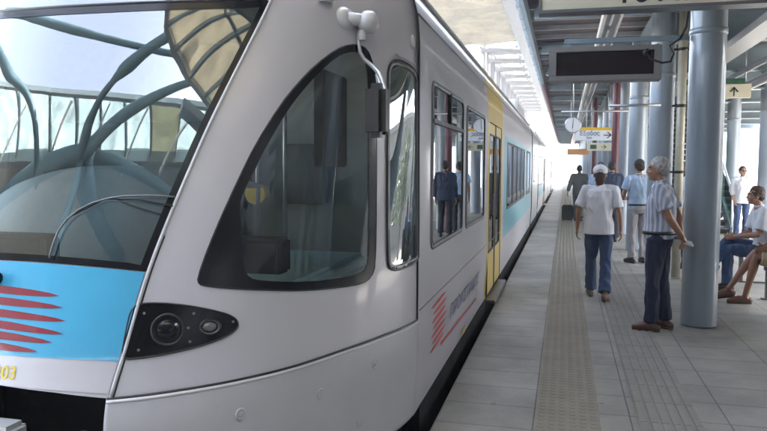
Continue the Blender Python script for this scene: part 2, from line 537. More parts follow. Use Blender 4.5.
WINO = [(1.988,1.398),(1.94,1.798),(1.897,2.079),(1.819,2.2),(1.738,2.242),(1.606,2.237),(1.472,2.194),(1.327,2.102),(1.222,1.998),(1.136,1.89),(1.029,1.697),(0.97,1.539),(0.92,1.387),(0.881,1.25),(0.855,1.128),(0.865,1.103),(0.897,1.093),(0.984,1.078),(1.185,1.051),(1.429,1.022),(1.699,1.003),(1.891,0.999),(1.977,1.022),(2.012,1.081)]
WINI = [(1.904,1.401),(1.854,1.795),(1.812,2.062),(1.758,2.178),(1.682,2.204),(1.576,2.189),(1.479,2.153),(1.356,2.064),(1.26,1.966),(1.177,1.858),(1.085,1.685),(1.036,1.561),(1.004,1.485),(0.995,1.424),(1.014,1.341),(1.038,1.233),(1.06,1.155),(1.094,1.11),(1.163,1.092),(1.423,1.061),(1.693,1.049),(1.867,1.05),(1.921,1.074),(1.934,1.14)]
NARO = [(2.522,2.094),(2.605,1.077),(2.562,1.046),(2.416,1.033),(2.252,1.026),(2.169,1.043),(2.137,1.084),(2.081,1.639),(2.032,2.106),(2.05,2.169),(2.126,2.201),(2.268,2.192),(2.447,2.159)]
def shrink(poly, d):
    p = np.array(poly); t = np.roll(p, -1, 0) - np.roll(p, 1, 0); t /= np.linalg.norm(t, axis=1)[:, None]
    area = 0.5 * np.sum(p[:, 0] * np.roll(p[:, 1], -1) - np.roll(p[:, 0], -1) * p[:, 1])
    n = np.stack([-t[:, 1], t[:, 0]], 1) * (1 if area > 0 else -1)
    return [tuple(x) for x in p + n * d]
WINO, WINI, NARO = chaikin(WINO, 1), chaikin(WINI, 1), chaikin(NARO, 1)
NARI = shrink(NARO, .028)
EDGE = [(0.565,0.685),(0.601,0.833),(0.622,1.015),(0.642,1.171),(0.703,1.455),(0.778,1.76),(0.884,2.093),(0.944,2.272),(0.987,2.406)]
_e = np.array(EDGE)
_q = np.linspace(.685, 2.55, 40); _tt = np.interp(_q, _e[:, 1], _e[:, 0]) + np.clip(_q - 2.406, 0, 1) * .3
_tt = np.convolve(np.pad(_tt, 2, 'edge'), np.ones(5) / 5, 'valid')
EDGEF = list(zip(_tt.tolist(), _q.tolist()))
def eq(q): return float(np.interp(q, _q, _tt))
def front_poly(q0c, q0e, q1c, q1e, inset=0.0, tl=None):
    """symmetric outline of a band across the nose between two curved levels"""
    R = [(eq(q) - inset, q) for q in np.linspace(q0e, q1e, 24)]
    top = [(t, q1c + (q1e - q1c) * (t / eq(q1e)) ** 2) for t in np.linspace(eq(q1e) - inset, 0, 12)][1:]
    bot = [(t, q0c + (q0e - q0c) * (t / eq(q0e)) ** 2) for t in np.linspace(0, eq(q0e) - inset, 12)][:-1]
    right = bot + R + top
    left = [(-a, b) for a, b in right[::-1] if a > 1e-6]
    return right + left
WS = front_poly(1.216, 1.172, 2.318, 2.385, .012)
REC = [(-.555, 0.0), (.555, 0.0), (.563, .685), (.36, .712), (.13, .732), (-.13, .732), (-.36, .712), (-.563, .685)]
shell_out = [(-TSEAM, .1), (-.6, .1), (-.6, .09), (.6, .09), (.6, .1), (TSEAM, .1), (TSEAM, 4.44), (-TSEAM, 4.44)]
REC2 = [(a, max(b, .1)) for a, b in REC]; REC2[0] = (-.555, .12); REC2[1] = (.555, .12)
body = drape('cab_shell', [(-TSEAM, .1), (TSEAM, .1), (TSEAM, 4.44), (-TSEAM, 4.44)],
             [WS, WINI, neg(WINI), NARI, neg(NARI), REC2], nose, 0, M['paint'], train, .035)
drape('nose_panel', front_poly(.734, .70, 1.20, 1.158, .006), [], nose, .004, M['paint'], train, .03)
bp = drape('blue_panel', front_poly(.846, .822, 1.203, 1.160, .007), [], nose, .0065, M['blue'], train, .03)
ws = drape('windscreen', front_poly(1.207, 1.164, 2.33, 2.398, .004), [], nose, .002, M['wsglass'], train, .03)
drape('windscreen_border', front_poly(1.207, 1.164, 2.33, 2.398, .003), [front_poly(1.235, 1.19, 2.296, 2.36, .034)], nose, .0045, M['gloss_black'], train, .03)
# glazed head band above the windscreen
drape('head_band', front_poly(2.345, 2.412, 2.52, 2.545, .006), [], nose, .004, M['wsglass'], train, .03)
for s in (1, -1):
    mb = MB(); line_on(mb, [(s * (a + .006), b) for a, b in EDGEF], nose, .003, .0075); mb.build('pillar_edge', M['white_trim'], train)
for s in (1, -1):
    mb = MB(); line_on(mb, [(s * (a + .0175), b) for a, b in EDGEF[:14]], nose, .0, .003); mb.build('panel_gap', M['black'], train)
mb = MB()
line_on(mb, [(t, 2.337 + .067 * (t / .98) ** 2) for t in np.linspace(-.97, .97, 50)], nose, .003, .007)
mb.build('panel_gap', M['black'], train)
# cab side windows and the narrow windows behind them
for s, NG in ((1, lambda p: p), (-1, neg)):
    f = drape('cab_window_frame', NG(WINO), [NG(WINI)], nose, .005, M['gloss_black'], train, .03)
    g = drape('cab_window_glass', NG(shrink(WINO, .008)), [], nose, .002, M['cabglass'], f, .03)
    f = drape('narrow_window_frame', NG(NARO), [NG(NARI)], nose, .008, M['trim'], train, .02, .01)
    g = drape('narrow_window_glass', NG(shrink(NARO, .010)), [], nose, .001, M['narrowglass'], f, .03)
    mb = MB(); line_on(mb, NG(NARO) + NG(NARO)[:1], nose, .006, .006); mb.build('rubber_seal', M['black'], f)
    mb = MB(); line_on(mb, NG(WINO) + NG(WINO)[:1], nose, .003, .004); mb.build('rubber_seal', M['black'], train)
# bumper skirt
SKT = [(0.566,0.678),(0.845,0.684),(1.154,0.687),(1.652,0.689),(2.098,0.69),(TSEAM-.004,0.687)]
for s, NG in ((1, lambda p: p), (-1, neg)):
    sk = drape('bumper_skirt', NG([(.566, .12), (TSEAM - .004, .12)] + SKT[::-1]), [], nose, .016, M['skirt'], train, .03, .02)
    mb = MB(); line_on(mb, [(s * a, b + .004) for a, b in SKT], nose, .006, .006); mb.build('skirt_gap', M['black'], train)
    mb = MB(); line_on(mb, [(s * a, b - .008) for a, b in SKT], nose, .014, .007); mb.build('skirt_lip', M['skirt'], train)
    for (t, q) in ((1.109,.549),(1.571,.527),(2.023,.569),(1.905,.286)):
        p, n = nose(np.array([s * t]), np.array([q]), .017)
        p, n = Vector(p[0]), Vector(n[0])
        b = MB().lathe([(.001, .001), (.014, .001), (.016, -.001), (.021, .004), (.026, .002), (.028, -.004)], n=20)
        R = n.to_track_quat('Z', 'Y').to_matrix()
        b.v = [tuple(R @ Vector(v) + p) for v in b.v]
        b.build('jacking_plug', M['skirt'], sk)
# headlamp clusters
HEAD = chaikin([(0.606,1.036),(0.696,1.04),(0.819,1.022),(0.939,0.992),(1.024,0.963),(1.066,0.934),(1.065,0.901),(1.013,0.875),(0.907,0.852),(0.786,0.837),(0.67,0.828),(0.598,0.829),(.600,.93)], 2)
def lens(surf, t, q, r, off, rx=1.0):
    p, n = surf(np.array([t]), np.array([q]), off)
    p, n = Vector(p[0]), Vector(n[0])
    R = n.to_track_quat('Z', 'Y').to_matrix()
    b = MB().lathe([(r * 1.12, -.004), (r * 1.12, .006), (r * 1.0, .008), (r * .96, .002)], n=28)
    c = MB().lathe([(r * .97, .001), (r * .7, -.004), (r * .62, .004), (r * .35, .007), (.001, .008)], n=28)
    for m_ in (b, c): m_.v = [tuple(R @ Vector((v[0] * rx, v[1] * rx if rx == 1 else v[1] / 1.0, v[2])) + p) for v in m_.v]
    return b, c
for s, NG in ((1, lambda p: p), (-1, neg)):
    h = drape('headlight', NG(HEAD), [], nose, .005, M['gloss_black'], train, .02)
    mb = MB(); line_on(mb, NG(HEAD) + NG(HEAD)[:1], nose, .004, .004); mb.build('headlight_seal', M['black'], h)
    b, c = lens(nose, s * .762, .93, .060, .006); b.build('lamp_ring', M['black'], h); c.build('lamp_lens', M['gloss_black'], h)
    b2, c2 = lens(nose, s * .795, .945, .012, .012); c2.build('bulb_glint', M['lamp'], h)
    b, c = lens(nose, s * .937, .925, .030, .006, 1.45); b.build('lamp_ring', M['black'], h); c.build('lamp_lens', M['trim'], h)
    mb = MB()
    for (t, q) in ((.86,.985),(.86,.875),(.66,.86),(.66,1.0),(1.04,.935),(.845,.93)):
        p, n = nose(np.array([s * t]), np.array([q]), .006); p = Vector(p[0])
        b_ = MB().lathe([(.006, 0), (.006, .003), (.001, .003)], n=10); R = Vector(n[0]).to_track_quat('Z', 'Y').to_matrix()
        mb = MB(); mb.add([R @ Vector(v) + p for v in b_.v], b_.f); mb.build('screw', M['trim'], h)
# red flame stripes on the blue panel
for (t1, q1, q0) in ((0.316,1.073,1.090),(0.342,1.028,1.047),(0.364,0.978,1.002),(0.366,0.929,0.962),(0.325,0.897,0.921),(0.272,0.862,0.879)):
    n = 14; xs = np.linspace(0, 1, n); w = .0155 * np.sin(np.pi * xs ** 1.0) ** .5 * np.where(xs < .5, 1, 1)
    x = -.22 + (t1 + .22) * xs
    cy = q0 + (q1 - q0) * np.clip((x) / t1, -1, 1) + .004 * np.sin(np.pi * xs)
    poly = list(zip(x, cy - w * .9)) + list(zip(x[::-1], (cy + w)[::-1]))[1:-1]
    drape('red_stripe', poly, [], nose, .0085, M['red'], bp, .02)
# running number
def lettering_on(name, body, size, t0, q0, surf, off, m, parent, sx=1.0, slope=0.0, shear=0.0):
    me = text_mesh(body, size)
    V = np.array([v.co[:] for v in me.vertices])
    P, N = surf(t0 + V[:, 0] * sx + shear * V[:, 1], q0 + V[:, 1] + slope * V[:, 0], off)
    for v, p in zip(me.vertices, P.tolist()): v.co = p
    me.materials.clear(); me.materials.append(m)
    o = bpy.data.objects.new(name, me); COL.objects.link(o); o.parent = parent
    return o
lettering_on('running_number', '4203', .068, .068, .757, nose, .0075, M['numyellow'], train, .95)
# wiper boss + wiper
p, n = nose(np.array([.03]), np.array([1.135]), .02)
mb = MB(); c = p[0]
mb.tube([c + np.array([-.12, 0, .01]), c + np.array([-.05, -.02, .005]), c + np.array([.035, -.02, 0])], [.022, .027, .024], 14)
mb.build('wiper_motor', M['gloss_black'], train)
mb = MB(); line_on(mb, [(0.249,1.216),(0.252,1.27),(0.262,1.325),(.286,1.37),(0.323,1.406),(.375,1.437),(0.436,1.456),(0.50,1.466),(0.60,1.468),(0.70,1.463)], nose, .022, .004)
wa = mb.build('wiper_arm', M['trim'], train)
mb = MB(); line_on(mb, [(.30,1.385),(.42,1.455),(.56,1.452),(.70,1.425)], nose, .018, .004); line_on(mb, [(.46,1.456),(.56,1.42),(.66,1.39)], nose, .016, .003)
mb.build('wiper_blade', M['black'], wa)
# recess under the nose, with coupler
mb = MB()
mb.box(XC - .52, XC + .52, 3.05, 3.1, -.8, .78); mb.box(XC - .56, XC - .52, 2.45, 3.1, -.8, .7); mb.box(XC + .52, XC + .56, 2.46, 3.1, -.8, .7)
mb.box(XC - .5, XC + .5, 2.42, 3.1, .70, .72)
mb.build('coupler_recess', M['darkmetal'], train)
mb = MB(); mb.tube([(XC, 3.0, .22), (XC, 2.30, .22)], .07, 16); mb.box(XC - .17, XC + .17, 2.06, 2.34, .10, .38, .03); mb.lathe([(.001, -.05), (.07, 0), (.08, .02)], (XC + .06, 2.06, .25), 18, 'y')
mb.box(XC - .24, XC + .24, 2.18, 2.40, .40, .44, .012)
mb.build('coupler', M['trim'], train)
MB().box(-2.58, -1.96, 2.14, 2.26, .50, .635, .02).build('coupler_box', M['galv'], train)

# mirror with camera dome
p, n = nose(np.array([1.54]), np.array([2.37]), 0); c, n = Vector(p[0]), Vector(n[0])
mb = MB(); R = n.to_track_quat('Z', 'Y').to_matrix()
b = MB().lathe([(.062, -.01), (.064, .006), (.050, .022), (.03, .034), (.001, .036)], n=24); mb.add([R @ Vector(v) + c for v in b.v], b.f, True)
c2 = Vector((-1.02, 3.69, 2.365))
b = MB().lathe([(.001, -.062), (.036, -.058), (.058, -.030), (.061, 0), (.052, .026), (.032, .048), (.001, .054)], n=24)
mb.add([Vector((v[0] * .95, v[1] * 1.05, v[2])) + c2 for v in b.v], b.f, True)
mb.tube([c + n * .01, c2], .034, 12)
mb.lathe([(.018, -.03), (.024, 0), (.020, .02)], c2 + Vector((-.03, -.02, -.07)), 14)
mr = mb.build('mirror_mount', M['white_trim'], train)
mb = MB(); mb.tube([(-1.06, 3.67, 2.32), (-1.07, 3.67, 2.27), (-1.055, 3.65, 2.20), (-1.01, 3.58, 2.15), (-.949, 3.5, 2.105), (-.895, 3.42, 2.06), (-.866, 3.38, 2.02), (-.840, 3.345, 1.97), (-.834, 3.33, 1.92), (-.834, 3.33, 1.82)], [.013] + [.010] * 9, 10)
mb.tube([(-.90, 3.40, 2.045), (-.87, 3.36, 2.0), (-.86, 3.34, 1.95)], .006, 6)
mb.build('mirror_arm', M['galv'], mr)
mb = MB(); mb.box(-.918, -.818, 3.24, 3.345, 1.738, 1.992, .028); hs = mb.build('mirror_housing', M['black'], mr)
mb = MB(); mb.box(-.908, -.828, 3.342, 3.352, 1.755, 1.975, .004); mb.build('mirror_glass', M['chrome'], hs)
# small pale oval lens over the narrow window
p, n = nose(np.array([2.374]), np.array([2.322]), .002); R = Vector(n[0]).to_track_quat('Z', 'Y').to_matrix()
b = MB().lathe([(.030, -.002), (.030, .008), (.022, .014), (.001, .015)], n=20); b.v = [tuple(R @ Vector((v[0] * .55, v[1] * 1.3, v[2])) + Vector(p[0])) for v in b.v]
b.build('oval_lens', M['white_trim'], train)
# grab rail above narrow window
mb = MB(); line_on(mb, [(2.11, 2.225), (2.40, 2.19)], nose, .016, .006); mb.build('drip_rail', M['galv'], train)

# ---- straight bodies
QB0, QB1 = 0.1, 4.44
def car(y0, y1, holes_r, name='car_body'):
    """one car body between y0 and y1; holes in (y, q)"""
    o = drape(name, [(y0, QB0), (y1, QB0), (y1, QB1), (y0, QB1)], holes_r, side, 0, M['paint'], train, .12)
    drape(name, [(-y1, QB0), (-y0, QB0), (-y0, QB1), (-y1, QB1)], [[(-a, b) for a, b in h][::-1] for h in holes_r], side_l, 0, M['paint'], train, .12)
    return o
def window(y0, y1, z0, z1, transom=None, parent=None, r=.07, fr='black', fw=.03):
    o = rrect(y0, y1, z0, z1, r); i = rrect(y0 + fw, y1 - fw, z0 + fw, z1 - fw, max(.01, r - fw * .6))
    for s, sf in ((1, side), (-1, side_l)):
        T = (lambda p: p) if s == 1 else (lambda p: [(-a, b) for a, b in p][::-1])
        f = drape('window', T(o), [T(i)], sf, .007, M[fr], parent or train, .15, .012)
        drape('pane', T(rrect(y0 + .008, y1 - .008, z0 + .008, z1 - .008, r)), [], sf, .002, M['winglass'], f, .25)
        if s == 1:
            mb = MB(); line_on(mb, i + i[:1], sf, .007, .005, 6, .2); mb.build('window_trim', M['trim'], f)
        if transom:
            x = XC + s * 1.452
            mb = MB(); mb.box(x - .012, x + .008, y0 + .02, y1 - .02, transom - .014, transom + .014)
            mb.box(x - .010, x + .009, (y0 + y1) / 2 - .012, (y0 + y1) / 2 + .012, transom, z1 - .02)
            mb.build('transom', M['black'], f)
    return i
def wall_patch(name, y0, y1, q0, q1, m, off=.003, holes=()):
    for s, sf in ((1, side), (-1, side_l)):
        T = (lambda p: p) if s == 1 else (lambda p: [(-a, b) for a, b in p][::-1])
        o = drape(name, T([(y0, q0), (y1, q0), (y1, q1), (y0, q1)]), [T(h) for h in holes], sf, off, m, train, .15)
    return o
def door(y0, y1):
    """double leaf yellow door between y0 and y1"""
    ym = (y0 + y1) / 2
    wall_patch('door_surround', y0 - .16, y1 + .16, .11, 2.86, M['yellow'], .003, [rrect(y0, y1, .14, 2.12, .05)])
    for s in (1, -1):
        x = XC + s * 1.44
        for a, b in ((y0 + .01, ym - .012), (ym + .012, y1 - .01)):
            mb = MB(); g0, g1, h0, h1 = a + .11, b - .11, .62, 1.98
            mb.box(x - .03, x + .0, a, g0, .14, 2.11); mb.box(x - .03, x, g1, b, .14, 2.11)
            mb.box(x - .03, x, g0, g1, .14, h0); mb.box(x - .03, x, g0, g1, h1, 2.11)
            lf = mb.build('door', M['yellow'], train)
            MB().box(x - .02, x - .006, g0, g1, h0, h1).build('door_glass', M['winglass'], lf)
            mb = MB(); 
            for u0, u1, v0, v1 in ((g0 - .014, g0 + .006, h0 - .01, h1 + .01), (g1 - .006, g1 + .014, h0 - .01, h1 + .01), (g0, g1, h0 - .012, h0 + .006), (g0, g1, h1 - .006, h1 + .012)):
                mb.box(x - .01, x + .004, u0, u1, v0, v1)
            mb.build('door_gasket', M['black'], lf)
        mb = MB(); mb.box(x - .02, x + .008, ym - .022, ym + .022, .12, 2.12); mb.box(x - .02, x + .006, y0 - .012, y0 + .012, .12, 2.12); mb.box(x - .02, x + .006, y1 - .012, y1 + .012, .12, 2.12)
        mb.build('door_seal', M['black'], train)
        mb = MB(); mb.box(x - .01, x + .012, ym - .20, ym - .13, 1.02, 1.28, .008); mb.build('door_button', M['trim'], train)
        mb = MB(); mb.box(x - .1, x + .10, y0, y1, .045, .085, .01); mb.build('door_step', M['trim'], train)
    return rrect(y0, y1, .14, 2.12, .05)
def lower(y0, y1):
    """dark underframe and a groove line along a car"""
    mb = MB(); mb.box(XC - 1.30, XC + 1.30, y0 + .1, y1 - .1, -.45, .12); mb.build('underframe', M['darkmetal'], train)
    for s in (1, -1):
        x = XC + s * 1.438
        mb = MB(); mb.box(x - .06, x - .008, y0, y1, -.13, .102); mb.build('sole_bar', M['darkmetal'], train)
def interior(y0, y1, seats):
    mb = MB(); mb.box(XC - 1.38, XC + 1.38, y0, y1, .04, .08); mb.build('floor', M['cabgrey'], train)
    mb = MB(); mb.box(XC - 1.30, XC + 1.30, y0, y1, 2.42, 2.45); mb.build('ceiling', M['saloon'], train)
    for y in seats:
        for sx in (-1, 1):
            mb = MB(); cx = XC + sx * .92
            mb.box(cx - .44, cx + .44, y - .22, y + .22, .42, .54, .04); mb.box(cx - .44, cx + .44, y + .20, y + .30, .50, 1.22, .04)
            mb.build('passenger_seat', M['seatcloth'], train)
# car one: y 4.15 .. 18.9
H = []
H.append(window(4.55, 6.02, 1.06, 2.16, 1.90, fr='trim', fw=.028))
H.append(window(6.22, 7.68, 1.06, 2.14, None, fr='trim', fw=.028))
H.append(door(8.15, 9.75))
blueH = [rrect(10.75 + k * 1.18, 10.75 + k * 1.18 + 1.16, .98, 1.98, .03) for k in range(4)]
for k in range(4): H.append(window(10.75 + k * 1.18, 11.91 + k * 1.18, .98, 1.98, None, r=.03, fw=.03))
H.append(window(16.2, 17.9, 1.0, 1.98, None, r=.05))
car(4.145, 18.9, H)
wall_patch('cyan_band', 10.25, 18.55, .60, 2.06, M['cyan'], .003, [rrect(10.75, 15.45, .98, 1.98, .03), rrect(16.2, 17.9, 1.0, 1.98, .05)])
lower(4.3, 18.9)
interior(4.6, 18.8, [5.4, 6.9, 11.2, 12.6, 14, 15.4, 16.8])
mb = MB(); mb.box(XC - 1.40, XC + 1.40, 4.55, 4.60, .1, 2.5); mb.build('cab_bulkhead', M['cabgrey'], train)
# engine module, second and third cars
H = [window(20.2, 21.2, 1.2, 1.95, None, r=.05)]
car(19.35, 23.4, H); lower(19.3, 23.4)
H = [window(24.6 + k * 1.6, 26.0 + k * 1.6, 1.0, 2.0, None, r=.05) for k in range(3)] + [door(29.9, 31.5)] + [window(32.2 + k * 1.6, 33.6 + k * 1.6, 1.0, 2.0, None, r=.05) for k in range(3)]
car(23.9, 38.0, H); lower(23.9, 38); interior(24, 37.9, [25, 27, 29, 33, 35])
wall_patch('cyan_band', 24.3, 29.6, .60, 2.1, M['cyan'], .003, [rrect(24.6 + k * 1.6, 26.0 + k * 1.6, 1.0, 2.0, .05) for k in range(3)])
H = [window(39.6 + k * 1.8, 41.2 + k * 1.8, 1.0, 2.0, None, r=.05) for k in range(3)] + [door(45.4, 47.0)] + [window(47.6 + k * 1.8, 49.2 + k * 1.8, 1.0, 2.0, None, r=.05) for k in range(3)]
car(38.5, 54.0, H); lower(38.5, 54)
mb = MB()
for a, b in ((18.9, 19.35), (23.4, 23.9), (38.0, 38.5)):
    n = 5
    for k in range(n):
        y = a + (b - a) * (k + .5) / n; w = 1.36
        mb.box(XC - w, XC + w, y - .03, y + .03, .0, 2.75)
    mb.box(XC - 1.28, XC + 1.28, a, b, .02, 2.7)
mb.build('gangway_bellows', M['black'], train)
for s, sf in ((1, side), (-1, side_l)):
    mb = MB(); line_on(mb, [(s * 4.142, .12), (s * 4.142, 3.4)], sf, .0, .0055); mb.build('body_joint', M['black'], train)
mb = MB(); line_on(mb, [(4.2, .735), (10.1, .735)], side, .0005, .0035, 6, .5); line_on(mb, [(4.2, 2.50), (18.8, 2.50)], side, .0, .006, 6, .5); mb.build('panel_seam', M['trim'], train)
mb = MB()
for a, b in ((4.2, 18.8), (24, 37.9), (38.6, 53.9)):
    for s, sf in ((1, side), (-1, side_l)): line_on(mb, [(s * a, 2.70), (s * b, 2.70)], sf, .008, .014, 8, .6)
mb.build('rain_gutter', M['roofpaint'], train)
for s, sf in ((1, side), (-1, side_l)):
    for a, b in ((4.16, 7.98), (9.92, 18.85), (24, 37.9), (38.6, 53.9)):
        T = (lambda p: p) if s == 1 else (lambda p: [(-x, y) for x, y in p][::-1])
        drape('roof_sheet', T([(a, 2.74), (b, 2.74), (b, 4.40), (a, 4.40)]), [], sf, .004, M['roofpaint'], train, .3)
mb = MB()
for (a, b, w, h) in ((6.0, 9.0, .75, .16), (11, 14.5, .8, .18), (15.2, 17.6, .7, .2), (19.6, 23.2, 1.0, .42), (26, 29, .8, .2), (32, 35, .8, .2), (41, 45, .8, .25)):
    mb = MB(); mb.box(XC - w, XC + w, a, b, 2.98, 3.02 + h, .05); mb.build('roof_equipment', M['roofpaint'], train)
mb = MB(); mb.box(XC - 1.3, XC + 1.3, 53.98, 54.05, .1, 2.8); mb.build('end_wall', M['paint'], train)
# bogies
for y in (4.6, 17.4, 20.4, 22.4, 25.6, 36.4, 40.2, 52.2):
    mb = MB()
    for dy in (-.9, .9) if y not in (20.4, 22.4) else (0,):
        for s in (-1, 1):
            mb.lathe([(.05, -.06), (.40, -.06), (.40, .05), (.44, .06), (.44, .075), (.05, .075)], (XC + s * .74, y + dy, -.50), 28, 'x')
        mb.tube([(XC - .8, y + dy, -.50), (XC + .8, y + dy, -.50)], .07, 12)
    mb.box(XC - 1.02, XC - .9, y - 1.25, y + 1.25, -.6, -.38); mb.box(XC + .9, XC + 1.02, y - 1.25, y + 1.25, -.6, -.38)
    mb.build('bogie', M['darkmetal'], train)
# red stripes and name below the first windows
for k in range(7):
    y0 = 4.66 + k * .025; z = 0
    n = 10; xs = np.linspace(0, 1, n); w = .015 * np.sin(np.pi * np.clip(xs, 0, 1)) ** .6
    x = 4.60 + .05 * (k % 2) + .60 * xs; cy = .665 - k * .050 + .02 * xs
    drape('flame_stripe', list(zip(x, cy - w)) + list(zip(x[::-1], (cy + w)[::-1]))[1:-1], [], side, .003, M['stripe'], train, .06)
lettering_on('train_name', 'ΠΡΟΑΣΤΙΑΚΟΣ', .155, 5.42, .43, side, .004, M['navy'], train, 1.72, -.01)
drape('red_line', [(5.05, .31), (7.25, .255), (7.25, .275), (5.05, .335)], [], side, .004, M['stripe'], train, .1)
mb = MB(); mb.box(XC + 1.441, XC + 1.446, 6.15, 6.35, .14, .18); mb.build('yellow_plate', M['yellow'], train)

# ---- driver's cab interior
mb = MB(); mb.box(XC - 1.2, XC + 1.2, 3.0, 4.6, .06, .10); mb.box(XC - .9, XC + .9, 2.66, 4.5, .10, .12); mb.build('cab_floor', M['cabgrey'], train)
def hump():
    # cowling behind the windscreen, rising to the driver's side
    n, m = 28, 14; vs = []; fs = []
    for i in range(n):
        u = i / (n - 1); x = XC - .95 + 1.55 * u
        top = 1.20 + .40 * (1 - ((u - .55) / .75) ** 2) ** .8 if abs(u - .55) < .75 else 1.2
        for j in range(m):
            v = j / (m - 1); y = 3.02 + .16 * (2 * u - 1.1) ** 2 + .75 * v
            z = 1.10 + (top - 1.10) * math.sin(min(1, v * 2.2) * math.pi / 2)
            vs.append((x, y, z))
    for i in range(n - 1):
        for j in range(m - 1):
            fs.append((i * m + j, (i + 1) * m + j, (i + 1) * m + j + 1, i * m + j + 1))
    return MB().add(vs, fs, True)
hump().build('desk_cowling', M['cabgrey'], train)
mb = MB(); mb.box(XC - .62, XC + .56, 2.70, 3.04, 1.06, 1.11, .01); dk = mb.build('desk_top', M['cabteal'], train)
mb = MB(); mb.box(XC - .30, XC + .12, 2.60, 2.72, 1.12, 1.30, .02); mb.build('desk_unit', M['cabdark'], train)
mb = MB(); mb.box(XC + .5, XC + 1.06, 3.05, 4.35, .98, 1.06, .02); mb.box(XC + .95, XC + 1.16, 3.55, 4.5, .12, 1.02, .02); mb.build('side_desk', M['cabteal'], train)
mb = MB(); mb.box(XC - .5, XC + .1, 3.9, 4.4, .50, .64, .05); mb.box(XC - .5, XC + .1, 4.30, 4.42, .62, 1.42, .06); mb.tube([(XC - .2, 4.15, .1), (XC - .2, 4.15, .55)], .07, 14); mb.build('driver_seat', M['cabdark'], train)
mb = MB(); mb.box(XC - 1.36, XC + .2, 4.40, 4.54, 1.02, 1.9); mb.box(XC + .45, XC + .75, 4.46, 4.54, 1.35, 1.75, .01); mb.build('equipment_cabinet', M['cabmid'], train)
mb = MB(); mb.tube([(XC + .35, 4.3, 1.0), (XC + .35, 4.3, 2.4)], .016, 8); mb.tube([(XC + .62, 4.1, 1.06), (XC + .62, 4.1, 2.4)], .014, 8); mb.build('grab_pole', M['galv'], train)
mb = MB(); mb.box(XC - 1.1, XC + 1.1, 3.5, 4.55, 2.44, 2.47); mb.build('cab_ceiling', M['cabgrey'], train)
mb = MB(); mb.box(XC + .58, XC + .92, 3.30, 3.44, 1.06, 1.24, .015); mb.box(XC + .60, XC + .90, 3.28, 3.30, 1.09, 1.22); mb.build('control_display', M['cabdark'], train)
mb = MB(); mb.tube([(XC + .70, 3.75, 1.06), (XC + .70, 3.75, 1.17)], .018, 10); mb.box(XC + .66, XC + .74, 3.72, 3.78, 1.16, 1.20, .012); mb.build('control_lever', M['cabdark'], train)
mb = MB(); mb.tube([(XC + .62, 3.18, 1.06), (XC + .66, 3.20, 1.20), (XC + .74, 3.24, 1.30)], .012, 8); mb.build('microphone', M['cabdark'], train)
mb = MB(); mb.box(XC + 1.02, XC + 1.08, 3.5, 3.9, 1.60, 2.1, .01); mb.build('sun_blind', M['cabmid'], train)
mb = MB(); mb.tube([(XC + .30, 4.42, 1.42), (XC + .30, 4.36, 1.42)], .07, 20); mb.build('amber_glow_disc', M['yellow'], train)  # yellow disc paints in the amber glow on the cab window
for o in [c for c in COL.objects if c.parent == train]:
    o.matrix_parent_inverse = Matrix.Translation((-XC, -2.3, .9))
# ------------------------------------------------------------------ SETTING
g = MB(); g.box(-400, 400, -300, 1800, -1.6, -1.15); struct(g.build('ground', M['groundm']))
g = MB(); g.box(-4.3, -.95, -60, 200, -1.149, -.98); struct(g.build('track_bed', M['ballast']))
g = MB()
for x in (XC - .74, XC + .74): g.box(x - .035, x + .035, -60, 200, -.979, -.84)
struct(g.build('track_rails', M['rail']))
g = MB(); g.box(-.76, 7.4, -26, 92, -1.149, 0.0); struct(g.build('platform', M['platform']))
g = MB(); g.box(-12.6, -4.4, -40, 92, -1.149, -.05); struct(g.build('opposite_platform', M['concrete']))
# tactile warning strip with studs
g = MB(); g.box(-.15, .25, -10, 80, .0, .004)
struct(g.build('tactile_strip', M['tactile']))
g = MB()
prof = [(.024, 0), (.021, .0035), (.012, .005)]
y = 2.6
while y < 26:
    for k in range(6):
        x = -.112 + k * .0648
        n = 6; b = len(g.v)
        for r, h in prof[:2]:
            for j in range(n):
                a = 2 * math.pi * j / n; g.v.append((x + r * math.cos(a), y + r * 1.15 * math.sin(a), .004 + h))
        for j in range(n): g.f.append((b + j, b + (j + 1) % n, b + n + (j + 1) % n, b + n + j)); g.sm.append(True)
        g.f.append(tuple(b + n + j for j in range(n))); g.sm.append(False)
    y += .068
struct(g.build('tactile_studs', M['tactile']))
g = MB(); g.box(.485, .845, -10, 80, .0, .004); struct(g.build('guide_strip', M['guide']))
g = MB()
for k in range(6):
    x = .495 + k * .0655
    yy = -9.9
    while yy < 79:
        L = .405 if yy < 30 else 5
        g.box(x, x + .042, yy, yy + L - .006, .004, .0095); yy += L
struct(g.build('guide_ribs', M['guide']))
# platform edge nosing
g = MB(); g.box(-.762, -.757, -26, 92, -.05, .003); struct(g.build('platform_nosing', M['concrete']))

# ------------------------------------------------------------------ columns
YR = [7.82 + 3.46 * k for k in range(-2, 19)]
def make_column(loc, label):
    c = empty('steel_column', loc, 0, label, 'column', 'round blue columns of the platform roof')
    prof = [(.172, .012), (.172, 4.0)]
    m = MB().lathe(prof, n=40).build('shaft', M['colpaint'], c)
    MB().lathe([(.172, 2.93), (.180, 2.935), (.180, 2.985), (.172, 2.99)], n=40).build('collar', M['colpaint'], c)
    mb = MB(); mb.lathe([(.1726, 1.2), (.1732, 1.202), (.1732, 1.206), (.1726, 1.208)], n=40); mb.build('weld_seam', M['colpaint'], c)
    MB().box(-.26, .26, -.26, .26, 3.97, 4.0).build('cap_plate', M['beampaint'], c)
    return c
names_a = {0: 'thick blue-grey steel column right behind the standing grey-haired man', 1: 'blue-grey column behind the cream drainpipe, second in the row', 2: 'blue-grey column with the light-blue-shirted man at its foot', 3: 'blue-grey column just behind the maroon post'}
c0 = None
